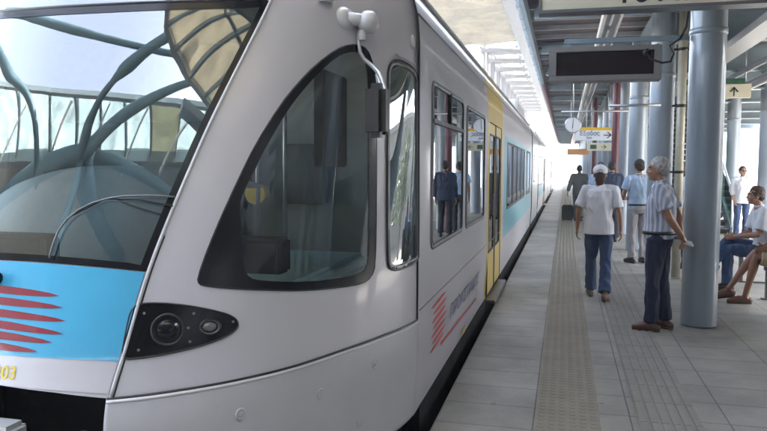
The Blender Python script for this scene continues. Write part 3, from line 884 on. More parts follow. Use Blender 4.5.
for i, y in enumerate(YR):
    k = i - 2
    lab = names_a.get(k, 'slim far blue-grey roof column in the row beside the tracks')
    if c0 is None: c0 = make_column((1.36, y, 0), lab); c = c0
    else: c = copy_tree(c0); c.location = (1.36, y, 0); c['label'] = lab
names_b = {3: 'blue column between the man in sunglasses and the right edge', 4: 'narrow grey-blue column behind the man in sunglasses'}
for i, y in enumerate(YR):
    k = i - 2
    if k in (0, 1, 2) : pass
    c = copy_tree(c0); c.location = (4.5, y, 0); c['label'] = names_b.get(k, 'far steel roof column on the open side of the platform')
# maroon post
for (x, y, r, lab) in ((1.13, 17.6, .085, 'slim maroon post left of the blue columns'), (.92, 24.6, .07, 'far thin maroon post near the orange sign')):
    p = empty('maroon_post', (x, y, 0), 0, lab, 'post')
    MB().lathe([(r, 0.02), (r, 3.9)], n=24).build('shaft', M['maroon'], p)
    MB().box(-.14, .14, -.14, .14, 0, .02).build('base_plate', M['maroon'], p)
# drainpipe with brackets
p = empty('drainpipe', (1.60, 11.1, 0), 0, 'cream vertical drainpipe between two blue columns', 'pipe')
MB().tube([(0, 0, .02), (0, 0, 3.9)], .062, 20).build('pipe', M['pipe'], p)
MB().tube([(.13, .02, .02), (.13, .02, 3.9)], .025, 12).build('conduit', M['galv'], p)
for z in (.6, 1.55, 2.5, 3.3):
    mb = MB(); mb.lathe([(.062, -.02), (.072, -.02), (.072, .02), (.062, .02)], (0, 0, z), 20); mb.box(-.02, .16, .04, .08, z - .015, z + .015); mb.box(-.12, -.05, -.02, .02, z - .015, z + .015); mb.build('bracket', M['black'], p)

# ------------------------------------------------------------------ platform roof
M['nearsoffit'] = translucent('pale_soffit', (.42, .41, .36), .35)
M['visor'] = translucent('visor_sheet', (.60, .56, .46), .5)
vz = empty('entrance_visor', (1.5, 2.4, 5.0), 0, 'rounded translucent visor at the near end of the platform roof', 'canopy')
edge = [(-1.9, 4.2), (-1.9, 2.2), (-1.83, 1.6), (-1.6, 1.05), (-1.1, .72), (-.2, .55), (.8, .42), (3.0, .3), (6.0, .3)]
def vis(mb, pts, z0, z1):
    n = len(pts); mb.add([(x - 1.5, y - 2.4, z0 - 5) for x, y in pts] + [(x - 1.5, y - 2.4, z1 - 5) for x, y in pts], [tuple(range(n))[::-1], tuple(range(n, 2 * n))] + [(i, (i + 1) % n, n + (i + 1) % n, n + i) for i in range(n)])
ce = (2.5, 4.2)
mb = MB(); vis(mb, [ce] + edge[::-1], 5.0, 5.03)
mb.build('visor_sheet', M['visor'], vz)
mb = MB()
for i in range(len(edge) - 1):
    a, b = edge[i], edge[i + 1]; mb.bar((a[0] - 1.5, a[1] - 2.4, -.03), (b[0] - 1.5, b[1] - 2.4, -.03), .10, .16)
mb.build('rim', M['galv'], vz)
mb = MB()
for a in edge[:-1]: mb.bar((a[0] - 1.5, a[1] - 2.4, -.06), (ce[0] - 1.5, ce[1] - 2.4, -.06), .07, .10)
for f_ in (.3, .6):
    for i in range(len(edge) - 1):
        p = [(ce[0] + (e[0] - ce[0]) * (1 - f_) - 1.5, ce[1] + (e[1] - ce[1]) * (1 - f_) - 2.4, -.05) for e in edge[i:i + 2]]; mb.bar(p[0], p[1], .06, .06)
mb.build('rib', M['beampaint'], vz)
roof = empty('platform_roof', (-.6, 7.8, 4.0), 0, 'long flat platform roof with dark boarded underside and thin pale battens', 'roof')
def RB(name, mb, m):
    mb.v = [(x + .6, y - 7.8, z - 4.0) for x, y, z in mb.v]; return mb.build(name, m, roof)
Y0, Y1 = 2.4, 74.0
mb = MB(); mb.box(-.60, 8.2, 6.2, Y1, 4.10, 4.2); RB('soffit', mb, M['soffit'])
mb = MB(); mb.box(-.70, 8.3, Y0 - .1, Y1 + .1, 4.204, 4.26); RB('roof_sheet', mb, M['roofdeck'])
mb = MB()
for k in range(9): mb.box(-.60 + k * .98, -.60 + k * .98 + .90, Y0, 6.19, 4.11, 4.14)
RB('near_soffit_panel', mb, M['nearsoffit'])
mb = MB(); y = Y0 + .3
while y < Y1:
    mb.box(-.58, 8.18, y, y + .07, 4.02, 4.096); y += .865
RB('batten', mb, M['galv'])
mb = MB()
for y in YR: mb.box(1.36, 8.2, y - .11, y + .11, 3.42, 3.46); mb.box(1.36, 8.2, y - .11, y + .11, 3.84, 3.88); mb.box(1.36, 8.2, y - .012, y + .012, 3.46, 3.84)
RB('main_beam', mb, M['beampaint'])
mb = MB()
for y in YR: mb.box(-.5, 1.36, y - .07, y + .07, 3.88, 4.02); mb.box(-.5, 1.36, y - .09, y + .09, 3.86, 3.88)
RB('cantilever_beam', mb, M['beampaint'])
mb = MB(); mb.box(1.28, 1.44, Y0, Y1, 3.89, 4.015); mb.box(4.42, 4.58, Y0, Y1, 3.89, 4.015); RB('long_beam', mb, M['beampaint'])
mb = MB(); mb.box(-.67, -.605, 20.2, Y1, 3.88, 4.2); RB('maroon_fascia', mb, M['maroon'])
mb = MB(); mb.box(-.67, -.605, Y0, 20.2, 3.88, 4.2); mb.box(8.205, 8.27, Y0, Y1, 3.88, 4.2)
y = Y0 + .2
while y < 20: mb.box(-.72, -.672, y, y + .09, 3.86, 4.24); y += .865
RB('blue_fascia', mb, M['beampaint'])
mb = MB(); mb.box(-.78, -.71, Y0, Y1, 4.07, 4.10); RB('gutter_lip', mb, M['galv'])
# cable tray and conduit under the roof
mb = MB(); mb.box(2.2, 2.5, Y0, Y1, 3.30, 3.33); mb.box(2.2, 2.215, Y0, Y1, 3.33, 3.40); mb.box(2.485, 2.5, Y0, Y1, 3.33, 3.40)
mb.tube([(3.1, Y0, 3.36), (3.1, Y1, 3.36)], .05, 10); mb.tube([(3.6, Y0, 3.30), (3.6, Y1, 3.30)], .09, 12)
RB('cable_tray', mb, M['galv'])

# light fittings hung in a line along the platform
f0 = None
for k in range(18):
    y = 9.3 + 3.46 * k
    lab = 'long pale light trough hanging right above the dark display board' if k == 0 else ('pale light trough hanging just beyond the display board' if k == 1 else 'far pale light trough in the line under the platform roof')
    if f0 is None:
        f0 = empty('light_trough', (.58, y, 3.6), 0, lab, 'ceiling light', 'light troughs in a line under the platform roof')
        mb = MB(); mb.box(-.13, -.085, -1.7, 1.7, 0, .12); mb.box(.105, .125, -1.7, 1.7, 0, .12); mb.box(-.13, .125, -1.7, 1.7, .12, .135); mb.build('housing', M['white'], f0)
        mb = MB(); mb.box(-.08, .10, -1.7, 1.7, .075, .08); mb.build('reflector', M['galv'], f0)
        mb = MB(); mb.tube([(0, -1.55, .045), (0, 1.55, .045)], .018, 10); mb.build('lamp_tube', M['white'], f0)
        mb = MB()
        for yy in (-1.2, 1.2): mb.tube([(0, yy, .13), (0, yy, .44)], .008, 6)
        mb.build('hanger', M['galv'], f0)
    else:
        f = copy_tree(f0); f.location = (.58, y, 3.6); f['label'] = lab

# ------------------------------------------------------------------ signs
s = empty('platform_sign', (1.2, 6.5, 2.94), 0, 'large cream hanging sign at the top edge with black wording', 'sign')
MB().box(-1.43, 2.2, -.08, .08, 0.016, .50).build('sign_box', M['cream'], s)
MB().box(-1.45, 2.22, -.095, .095, -.012, .013).build('lower_edge', M['trim'], s)
mb = MB(); mb.box(-1.45, -1.432, -.095, .095, .013, .51); mb.box(-1.45, 2.22, -.09, .09, .502, .52); mb.build('frame', M['trim'], s)
mb = MB()
for x in (-.9, .6, 1.9): mb.tube([(x, 0, .51), (x, 0, 1.15)], .018, 8)
mb.build('hanger', M['galv'], s)
text('sign_lettering', 'To Athens', .30, (-.82, -.0845, .047), (1, 0, 0), (0, 0, 1), M['ink'], s, .80)

s = empty('display_board', (.365, 7.80, 2.49), 0, 'blank dark electronic display board in a grey frame hanging over the platform', 'display board')
mb = MB(); W, Hh = .55, .345
for b in ((-W, W, 0, .055), (-W, W, Hh - .05, Hh), (-W, -W + .075, .055, Hh - .05), (W - .075, W, .055, Hh - .05)): mb.box(b[0], b[1], -.13, .10, b[2], b[3], .004)
mb.box(-W + .02, W - .02, -.08, .08, .02, Hh - .02); mb.build('case', M['ledcase'], s)
MB().box(-W + .075, W - .075, -.105, -.10, .055, Hh - .05).build('screen', M['led'], s)
text('maker_mark', '—  ——', .04, (.24, -.1315, .018), (1, 0, 0), (0, 0, 1), M['trim'], s)
mb = MB(); mb.bar((-.40, 0, Hh + .075), (.80, .0, Hh + .075), .06, .05); 
for x in (-.36, .3): mb.box(x - .02, x + .02, -.02, .02, Hh, Hh + .06)
mb.build('support_bar', M['beampaint'], s)
mb = MB(); mb.tube([(.52, -.02, .36), (.46, -.10, .33), (.40, -.13, .27), (.44, -.14, .20), (.55, -.14, .16), (.63, -.12, .17), (.66, -.1, .25), (.62, -.08, .33), (.72, -.08, .40), (.78, -.03, .52), (.80, .0, .70)], .011, 8)
mb.tube([(.42, -.14, .29), (.37, -.14, .255)], .022, 10); mb.build('loose_cable', M['black'], s)

def hsign(name, x, y, z, w, h, m, label, stripe=None):
    s = empty(name, (x, y, z), 0, label, 'sign')
    MB().box(-w / 2, w / 2, -.05, .05, 0, h, .004).build('sign_box', m, s)
    for a in (-w * .35, w * .35): MB().tube([(a, 0, h), (a, 0, 4.0 - z)], .012, 8).build('hanger', M['galv'], s)
    if stripe: MB().box(-w / 2 + .003, w / 2 - .003, -.054, .054, h * .78, h - .003).build('coloured_band', stripe, s)
    return s
def arrow(s, cx, cz, L, rot, m, y=-.0575):
    mb = MB(); c, q = math.cos(rot), math.sin(rot)
    def P_(pts): return [(cx + (a * c - b * q), y, cz + (a * q + b * c)) for a, b in pts]
    w = L * .11
    v = P_([(-L / 2, -w / 2), (L / 2 - w, -w / 2), (L / 2 - w, w / 2), (-L / 2, w / 2)]); mb.add(v, [(0, 1, 2, 3)])
    v = P_([(L / 2, 0), (0, L * .42), (-L * .10, L * .34), (L * .28, 0), (-L * .10, -L * .34), (0, -L * .42)]); mb.add(v, [(0, 1, 2, 3), (0, 3, 4, 5)])
    return mb.build('arrow', m, s)
s = hsign('exit_sign', .745, 20.0, 2.335, .98, .345, M['signwhite'], 'pale exit sign with yellow top band and black right-pointing arrow', M['signyellow'])
text('exit_lettering', 'Έξοδος', .165, (-.40, -.056, .135), (1, 0, 0), (0, 0, 1), M['inkblue'], s, .9)
text('exit_lettering', 'Exit', .085, (-.20, -.056, .045), (1, 0, 0), (0, 0, 1), M['inkblue'], s)
arrow(s, .335, .14, .21, 0, M['ink'])
s = hsign('small_green_sign', .93, 21.2, 2.09, .66, .22, M['cream'], 'small cream sign with green arrow hanging behind the exit sign')
arrow(s, .12, .11, .15, 0, M['signgreen'], -.052); MB().box(-.25, -.08, -.053, -.051, .05, .17).build('green_mark', M['signgreen'], s)
s = hsign('orange_sign', .36, 21.5, 1.98, .62, .17, M['signorange'], 'far small orange sign hanging over the man pulling a suitcase')
s = hsign('up_arrow_sign', 2.86, 14.0, 2.86, .60, .24, M['cream'], 'cream sign with upward arrow right of the thick column')
arrow(s, .02, .11, .17, math.pi / 2, M['ink'])
MB().box(-.9, .2, -.06, .06, .247, .34, .004).build('green_header', M['signgreen'], s)
# cross rails carrying the far signs
for (y, z, x0, x1, lab) in ((15.9, 2.80, -.1, 1.3, 'thin grey rail passing behind the station clock'), (10.9, 2.50, .6, 1.3, 'short thin grey rail fixed to the second column')):
    t = MB().tube([(x0, y, z), (x1, y, z)], .02, 8).build('sign_rail', M['galv']); tag(t, lab, 'rail')
# clock
s = empty('station_clock', (.145, 16.0, 2.52), 0, 'round white two-sided clock hanging left of the exit sign', 'clock')
MB().lathe([(.001, -.055), (.165, -.055), (.175, -.04), (.175, .04), (.165, .055), (.001, .055)], n=36, axis='y').build('clock_case', M['galv'], s)
MB().lathe([(.001, -.0575), (.155, -.0575)], n=36, axis='y').build('dial', M['white'], s)
mb = MB()
for k in range(12):
    a = k * math.pi / 6; mb.bar((.125 * math.sin(a), -.0590, .125 * math.cos(a)), (.145 * math.sin(a), -.0590, .145 * math.cos(a)), .008, .002)
mb.build('hour_mark', M['ink'], s)
mb = MB(); mb.bar((0, -.061, -.01), (.005, -.061, .12), .009, .002); mb.bar((0, -.063, .0), (-.01, -.063, -.075), .012, .002); mb.build('hand', M['ink'], s)
MB().tube([(0, 0, .17), (0, 0, 1.48)], .014, 8).build('hanger', M['galv'], s)

# ------------------------------------------------------------------ high portal frames over the track
M['framepanel'] = translucent('frame_sheet', (.06, .064, .06), .5)
p0 = None
for k in range(12):
    y = 36.6 + 3.46 * k
    lab = 'tall white tubular frame arching over the train, nearest of those beyond the cream canopy' if k == 0 else 'tall white tubular frame in the receding row over the train'
    if p0 is None:
        p0 = empty('portal_frame', (-3.98, y, -1.1), 0, lab, 'frame', 'white tubular frames over the track')
        MB().tube([(0, 0, 0), (0, 0, 8.95)], .15, 16).build('upright', M['tubewhite'], p0)
        MB().tube([(-.25, 0, 8.55), (2.0, 0, 8.55)], .17, 16).build('cross_tube', M['tubewhite'], p0)
        mb = MB(); mb.tube([(1.5, 0, 8.30), (1.5, .0, 8.8)], .05, 8); mb.bar((1.5, -.1, 8.72), (1.9, .1, 8.72), .08, .05); mb.build('bracket', M['tubewhite'], p0)
        MB().box(-.4, 1.9, .35, 3.1, 8.80, 8.82).build('roof_panel', M['framepanel'], p0)
        mb = MB(); mb.tube([(.2, .2, 8.62), (.2, 3.3, 8.62)], .05, 8); mb.tube([(1.5, .2, 8.62), (1.5, 3.3, 8.62)], .05, 8); mb.build('purlin', M['tubewhite'], p0)
    else:
        c = copy_tree(p0); c.location = (-3.98, y, -1.1); c['label'] = lab
# blue lattice girder
gd = empty('lattice_girder', (-1.9, 36, 7.4), 0, 'blue-grey lattice girder running along the right ends of the white frames', 'girder')
mb = MB(); ya, yb = 22.0, 76.0
for x in (-.28, .28):
    for z in (-.05, .62): mb.box(x - .06, x + .06, ya - 36, yb - 36, z - .05, z + .05)
mb.build('chord', M['girder'], gd)
MB().box(-.30, .30, ya - 36, yb - 36, -.14, -.11).build('bottom_plate', M['girder'], gd)
mb = MB(); y = ya
while y < yb - 1:
    for x in (-.28, .28): mb.bar((x, y - 36, 0), (x, y + .865 - 36, .57), .05, .05); mb.bar((x, y + .865 - 36, 0), (x, y + .865 - 36, .57), .06, .06)
    mb.bar((-.28, y - 36, -.05), (.28, y + .865 - 36, -.05), .05, .04); mb.bar((-.28, y - 36, -.05), (.28, y - 36, -.05), .07, .05); y += 1.73 / 2
mb.build('lacing', M['girder'], gd)
mb = MB()
for k in range(-4, 12):
    y = 36.6 + 3.46 * k - 36
    mb.bar((.28, y, 0), (1.45, y, -3.16), .09, .09)
mb.build('strut', M['girder'], gd)
# cream corrugated translucent canopy
n, m_ = 60, 90; vs = []; fs = []
random.seed(3)
for i in range(n):
    for j in range(m_):
        u, v = i / (n - 1), j / (m_ - 1); y = 20 + 15.9 * v
        jag = .0 if i < n - 1 else (.18 * (int(v * 9) % 2))
        x = -6.2 + (4.05 - jag) * u
        z = 7.72 + .26 * noise.noise(Vector((x * .9, y * 2.2, 3))) + .05 * math.sin(y * 5.2 + 2 * noise.noise(Vector((x, y * .3, 0)))) + .25 * (u - .5) ** 2
        vs.append((x + 4.2, y - 28, z - 7.7))
for i in range(n - 1):
    for j in range(m_ - 1): fs.append((i * m_ + j, (i + 1) * m_ + j, (i + 1) * m_ + j + 1, i * m_ + j + 1))
cp = empty('cream_canopy', (-4.2, 28, 7.7), 0, 'crinkled cream translucent canopy sheet high above the train', 'canopy')
sh = MB().add(vs, fs, True).build('canopy_sheet', M['panelcream'], cp)
md = sh.modifiers.new('t', 'SOLIDIFY'); md.thickness = .02
mb = MB()
for y in (20.1, 23.3, 26.5, 29.7, 32.9, 35.8): mb.tube([(-6.2 + 4.2, y - 28, .25), (-2.1 + 4.2, y - 28, .25)], .07, 10)
mb.build('carrier_tube', M['tubewhite'], cp)
for y in (20.1, 29.7, 35.8): MB().tube([(-6.0 + 4.2, y - 28, .2), (-6.0 + 4.2, y - 28, -8.8)], .12, 12).build('post', M['tubewhite'], cp)

# ------------------------------------------------------------------ opposite side structure (shows in the windscreen)
tr = empty('tubular_tree_support', (-4.9, -3.6, -.05), 0, 'dark teal branching tube support reflected across the windscreen', 'roof support')
def TB(name, pts, r0, r1=None, m='tubeteal'):
    pts = [Vector(p) for p in pts]
    # smooth
    o = []
    for i in range(len(pts) - 1):
        a = pts[max(0, i - 1)]; b = pts[i]; c = pts[i + 1]; d = pts[min(len(pts) - 1, i + 2)]
        for k in range(6):
            t = k / 6; o.append(.5 * ((2 * b) + (c - a) * t + (2 * a - 5 * b + 4 * c - d) * t * t + (3 * b - a - 3 * c + d) * t ** 3))
    o.append(pts[-1]); n = len(o)
    mb = MB(); mb.tube([p - Vector((-4.9, -3.6, -.05)) for p in o], [float(.85 * min(.40, np.interp(i / (n - 1), np.linspace(0, 1, len(r0)), r0))) for i in range(n)] if hasattr(r0, '__len__') else [r0 + (r1 - r0) * i / (n - 1) for i in range(n)], 16)
    return mb.build(name, M[m], tr)
TB('trunk', [(-4.9, -3.6, -.04), (-4.9, -3.6, 4), (-4.9, -3.6, 6.95)], .24, .20)
TB('branch', [(-4.88, -3.76, 7.0), (-4.91, -3.65, 7.0), (-4.96, -3.48, 7.0), (-4.92, -3.28, 7.0), (-4.84, -3.04, 7.0), (-4.68, -2.79, 7.0), (-4.47, -2.5, 7.0), (-4.22, -2.18, 7.0), (-3.85, -1.87, 7.0), (-3.41, -1.54, 7.0), (-2.89, -1.37, 7.0), (-2.37, -1.2, 7.0), (-1.91, -0.99, 7.0), (-1.49, -0.78, 7.0), (-1.02, -0.56, 7.0), (-0.56, -0.35, 7.0), (-0.09, -0.09, 7.0), (0.46, 0.24, 7.0), (0.89, 0.64, 7.0), (1.13, 1.04, 7.0), (1.3, 1.34, 7.0)], [.42, .42, .40, .38, .34, .28, .24, .21, .19, .18, .17, .17, .17, .17, .17, .17, .17, .17, .17, .17, .17])
TB('branch', [(-10.75, 3.18, 7.35), (-10.4, 2.86, 7.35), (-9.94, 2.47, 7.35), (-9.44, 2.07, 7.35), (-8.99, 1.7, 7.35), (-8.61, 1.37, 7.35), (-8.36, 1.12, 7.35), (-8.06, 0.86, 7.35), (-7.54, 0.49, 7.35), (-6.75, 0.03, 7.35), (-5.95, -0.36, 7.35), (-5.39, -0.59, 7.35), (-5.0, -0.74, 7.35), (-4.43, -0.92, 7.35), (-3.64, -1.11, 7.35), (-2.77, -1.24, 7.35), (-1.91, -1.3, 7.35), (-0.94, -1.28, 7.35), (0.27, -1.13, 7.35), (1.45, -0.86, 7.35), (2.24, -0.62, 7.35)], [0.258, 0.248, 0.237, 0.224, 0.21, 0.194, 0.177, 0.162, 0.149, 0.136, 0.125, 0.115, 0.105, 0.097, 0.09, 0.084, 0.08, 0.076, 0.072, 0.069, 0.066])
TB('branch', [(-4.83, -3.52, 6.9), (-4.42, -3.42, 6.9), (-3.88, -3.25, 6.9), (-3.25, -3.02, 6.9), (-2.66, -2.78, 6.9), (-2.1, -2.55, 6.9), (-1.54, -2.31, 6.9), (-0.97, -2.04, 6.9), (-0.38, -1.76, 6.9), (0.29, -1.44, 6.9), (1.1, -1.05, 6.9), (1.72, -0.68, 6.9), (2.15, -0.47, 6.9)], [0.224, 0.221, 0.219, 0.216, 0.212, 0.208, 0.198, 0.184, 0.168, 0.151, 0.136, 0.123, 0.112])
TB('branch', [(-13.5, 4.6, 7.0), (-11.95, 3.41, 7.0), (-10.59, 1.42, 7.0), (-9.73, 0.31, 7.0), (-8.2, -1.9, 7.0), (-7.3, -3.9, 6.9)], .13, .13)
TB('branch', [(-5.04, -3.56, 6.95), (-5.41, -3.57, 6.95), (-5.9, -3.57, 6.95), (-6.31, -3.6, 6.95), (-6.68, -3.64, 6.95), (-7.1, -3.66, 6.95), (-7.64, -3.67, 6.95), (-8.27, -3.67, 6.95), (-8.99, -3.64, 6.95), (-9.83, -3.58, 6.95), (-10.68, -3.55, 6.95), (-11.46, -3.53, 6.95), (-12.0, -3.52, 6.95)], [0.181, 0.183, 0.189, 0.199, 0.211, 0.227, 0.246, 0.265, 0.286, 0.308, 0.329, 0.349, 0.365])
TB('branch', [(-4.76, -3.65, 6.95), (-4.74, -3.73, 6.95), (-4.72, -3.84, 6.95), (-4.74, -3.95, 6.95), (-4.64, -4.09, 6.95), (-4.44, -4.25, 6.95), (-4.21, -4.43, 6.95), (-3.89, -4.64, 6.95), (-3.55, -4.87, 6.95), (-3.23, -5.12, 6.95), (-2.77, -5.41, 6.95), (-2.39, -5.72, 6.95), (-1.9, -6.05, 6.95), (-1.35, -6.42, 6.95), (-0.75, -6.84, 6.95), (-0.12, -7.24, 6.95), (0.36, -7.55, 6.95)], [0.499, 0.481, 0.462, 0.446, 0.429, 0.412, 0.396, 0.378, 0.358, 0.346, 0.348, 0.356, 0.363, 0.372, 0.378, 0.384, 0.39])
TB('branch', [(-4.07, -3.69, 6.95), (-3.66, -3.75, 6.95), (-3.17, -3.81, 6.95), (-2.56, -3.86, 6.95), (-1.97, -3.9, 6.95), (-1.43, -3.92, 6.95), (-0.85, -3.94, 6.95), (-0.18, -3.95, 6.95), (0.46, -3.95, 6.95), (1.26, -3.92, 6.95), (2.08, -3.89, 6.95), (2.88, -3.85, 6.95), (3.48, -3.8, 6.95)], [0.102, 0.1, 0.098, 0.097, 0.097, 0.098, 0.099, 0.101, 0.104, 0.107, 0.111, 0.115, 0.118])
M['hallsoffit'] = mat('hall_soffit', (.34, .36, .34), .7); M['hallgrey'] = mat('hall_steel', (.16, .20, .21), .5)
rf = empty('station_hall_roof', (-4, -9, 7.5), 0, 'grey station hall roof with a pale glazed strip along its front edge, reflected in the windscreen', 'roof')
def RF(name, mb, m): mb.v = [(x + 4, y + 9, z - 7.5) for x, y, z in mb.v]; return mb.build(name, m, rf)
ET = [(-12.73, 0.91), (-11.31, -0.04), (-10.25, -0.65), (-8.82, -1.37), (-7.26, -2.0), (-6.4, -2.26), (-5.86, -2.38), (-5.32, -2.49), (-4.55, -2.62), (-3.63, -2.75), (-2.74, -2.82), (-1.88, -2.84), (-1.0, -2.81), (0.07, -2.71), (1.45, -2.47), (2.71, -2.15), (3.52, -1.89)]
EB = [(-13.36, -2.39), (-12.47, -2.69), (-10.63, -3.31), (-8.44, -3.94), (-7.2, -4.17), (-6.57, -4.24), (-5.82, -4.32), (-4.9, -4.41), (-3.84, -4.48), (-2.73, -4.5), (-1.7, -4.48), (-0.79, -4.41), (0.23, -4.29), (1.3, -4.12), (2.51, -3.86), (3.58, -3.56), (4.34, -3.33)]
def ring2(mb, lo, hi, z0, z1):
    n = len(lo); vs = []
    for (a, b) in zip(lo, hi): vs += [(a[0], a[1], z0), (b[0], b[1], z0), (a[0], a[1], z1), (b[0], b[1], z1)]
    fs = []
    for i in range(n - 1):
        p, q = 4 * i, 4 * i + 4; fs += [(p, q, q + 1, p + 1), (p + 2, p + 3, q + 3, q + 2), (p, p + 2, q + 2, q), (p + 1, q + 1, q + 3, p + 3)]
    fs += [(0, 1, 3, 2), (4 * n - 4, 4 * n - 2, 4 * n - 1, 4 * n - 3)]
    mb.add(vs, fs)
EB2 = [(-16.0, -1.2)] + EB + [(9.0, -1.0)]
mb = MB(); ring2(mb, [(x, -24.0) for x, y in EB2], EB2, 7.56, 7.8); RF('roof_deck', mb, M['hallsoffit'])
M['glazedy'] = translucent('glazed_panel_dull', (.42, .43, .33), .5)
M['glazedw'] = translucent('glazed_panel_white', (.60, .68, .68), .7)
for k in range(0, 16, 2):
    mb = MB(); ring2(mb, EB[k:k + 3], [((a[0] * .96 + b[0] * .04), (a[1] * .94 + b[1] * .06)) for a, b in zip(ET[k:k + 3], EB[k:k + 3])], 7.60 + .05 * (k % 4), 7.62 + .05 * (k % 4)); RF('glazed_panel', mb, M['glazedw'] if k != 12 else M['glazedy'])
mb = MB()
for k in range(0, 17, 2): mb.bar((*EB[k], 7.56), (*ET[k], 7.56), .10, .14)
RF('mullion', mb, M['hallgrey'])
mb = MB()
for k in range(1, 14, 3): mb.bar((*EB[k], 7.30), (*ET[k + 2], 7.35), .09, .09)
RF('brace', mb, M['white'])
for e_, w_, z_ in ((ET, .14, 7.56), (EB, .16, 7.50)):
    mb = MB()
    for k in range(16): mb.bar((*e_[k], z_), (*e_[k + 1], z_), w_, .18)
    RF('edge_beam', mb, M['hallgrey'])
mb = MB()
for (x, y) in ((-15, -23), (-15, -12), (8.4, -23), (8.4, -12), (-8, -23), (2, -23)): mb.tube([(x, y, -1.15), (x, y, 7.56)], .2, 14)
RF('post', mb, M['tubeteal'])

# ------------------------------------------------------------------ stairs
st = empty('staircase', (3.3, 18.9, 0), 0, 'dark open-tread staircase rising away behind the man in sunglasses', 'stairs')
n = 24
mb = MB()
for k in range(n): mb.box(-.70, .62, k * .29, k * .29 + .30, .17 * (k + 1) - .045, .17 * (k + 1))
mb.build('treads', M['trim'], st)
mb = MB()
for k in range(n): mb.box(-.70, .62, k * .29 + .27, k * .29 + .285, .17 * k, .17 * (k + 1) - .05)
mb.build('risers', M['cabdark'], st)
for x in (-.73, .65):
    mb = MB(); mb.bar((x, 0, .05), (x, n * .29, .17 * n + .05), .05, .30); mb.build('stringer', M['beampaint'], st)
    mb = MB(); mb.tube([(x, -.05, 1.0), (x, n * .29, .17 * n + 1.0)], .026, 10)
    mb.build('handrail', M['chrome'], st)
    mb = MB()
    for k in range(0, n + 1, 4): mb.tube([(x, k * .29, .17 * k + .1), (x, k * .29, .17 * k + 1.0)], .018, 8)
    mb.build('baluster', M['galv'], st)
    mb = MB(); q = .006
    a, b = (0, .17 + .05), (n * .29, .17 * n + .17 + .05)
    mb.add([(x - q, a[0], a[1]), (x + q, a[0], a[1]), (x + q, b[0], b[1]), (x - q, b[0], b[1]), (x - q, a[0], a[1] + .66), (x + q, a[0], a[1] + .66), (x + q, b[0], b[1] + .66), (x - q, b[0], b[1] + .66)],
           [(0, 1, 2, 3), (4, 7, 6, 5), (0, 4, 5, 1), (3, 2, 6, 7), (0, 3, 7, 4), (1, 5, 6, 2)])
    mb.build('glass_panel', M['stairglass'], st)

# bench
bn = empty('platform_bench', (2.62, 9.6, 0), 0, 'grey metal platform bench carrying the seated people', 'bench')
mb = MB(); mb.box(-.24, .24, -1.7, 1.7, .41, .44, .012); mb.build('seat', M['galv'], bn)
mb = MB(); mb.box(.24, .28, -1.7, 1.7, .50, .92, .012); mb.build('backrest', M['galv'], bn)
for y in (-1.4, 0, 1.4):
    mb = MB(); mb.box(-.22, .26, y - .03, y + .03, .36, .41); mb.box(.22, .27, y - .03, y + .03, .0, .9); mb.box(-.20, -.15, y - .03, y + .03, 0, .41); mb.box(-.24, .30, y - .04, y + .04, 0, .02); mb.build('leg', M['trim'], bn)

# ------------------------------------------------------------------ beyond
M['blockgrey'] = mat('reflection_block_paint', (.50, .50, .49), .5)
def building(name, x0, x1, y0, y1, h, lab, wy=None, floors=2):
    b = empty(name, ((x0 + x1) / 2, (y0 + y1) / 2, -1.15), 0, lab, 'building'); cx, cy = (x0 + x1) / 2, (y0 + y1) / 2
    MB().box(x0 - cx, x1 - cx, y0 - cy, y1 - cy, 0, h).build('wall', M['building'], b)
    MB().box(x0 - cx - .3, x1 - cx + .3, y0 - cy - .3, y1 - cy + .3, h + .002, h + .3).build('roof', M['concrete'], b)
    side_x = (x0 - cx) if x0 > 0 else (x1 - cx); sg = -1 if x0 > 0 else 1
    y = y0 + 1.5; n = 0
    while y < y1 - 2.5 and n < 26:
        for f in range(floors):
            z = 1.6 + f * 3.1
            w = MB().box(side_x + sg * .02, side_x + sg * .06, y - cy, y - cy + 1.3, z, z + 1.5).build('window', M['gloss_black'], b)
            mb = MB(); mb.box(side_x + sg * .03, side_x + sg * .10, y - cy - .08, y - cy + 1.38, z - .1, z - .01); mb.box(side_x + sg * .062, side_x + sg * .075, y - cy + .62, y - cy + .68, z, z + 1.5); mb.build('frame', M['white'], w)
            n += 1
        y += 3.1
    return b
building('station_building', 24, 34, 14, 62, 6.5, 'long pale rendered building beyond the open right side of the platform')
building('depot_building', -40, -26, -20, 40, 7, 'pale low building across the tracks on the left')
building('far_building', -30, -12, 150, 175, 9, 'far hazy pale block at the end of the tracks')
fe = empty('boundary_fence', (-12.8, 20, -.05), 0, 'pale panel fence behind the opposite platform', 'fence')
mb = MB()
for k in range(24): mb.box(-.03, .03, -60 + k * 4 + .08, -60 + (k + 1) * 4 - .08, .15, 2.1)
mb.build('panel', M['cream'], fe)
mb = MB()
for k in range(25): mb.box(-.06, .06, -60 + k * 4 - .05, -60 + k * 4 + .05, 0, 2.2)
mb.build('post', M['galv'], fe)
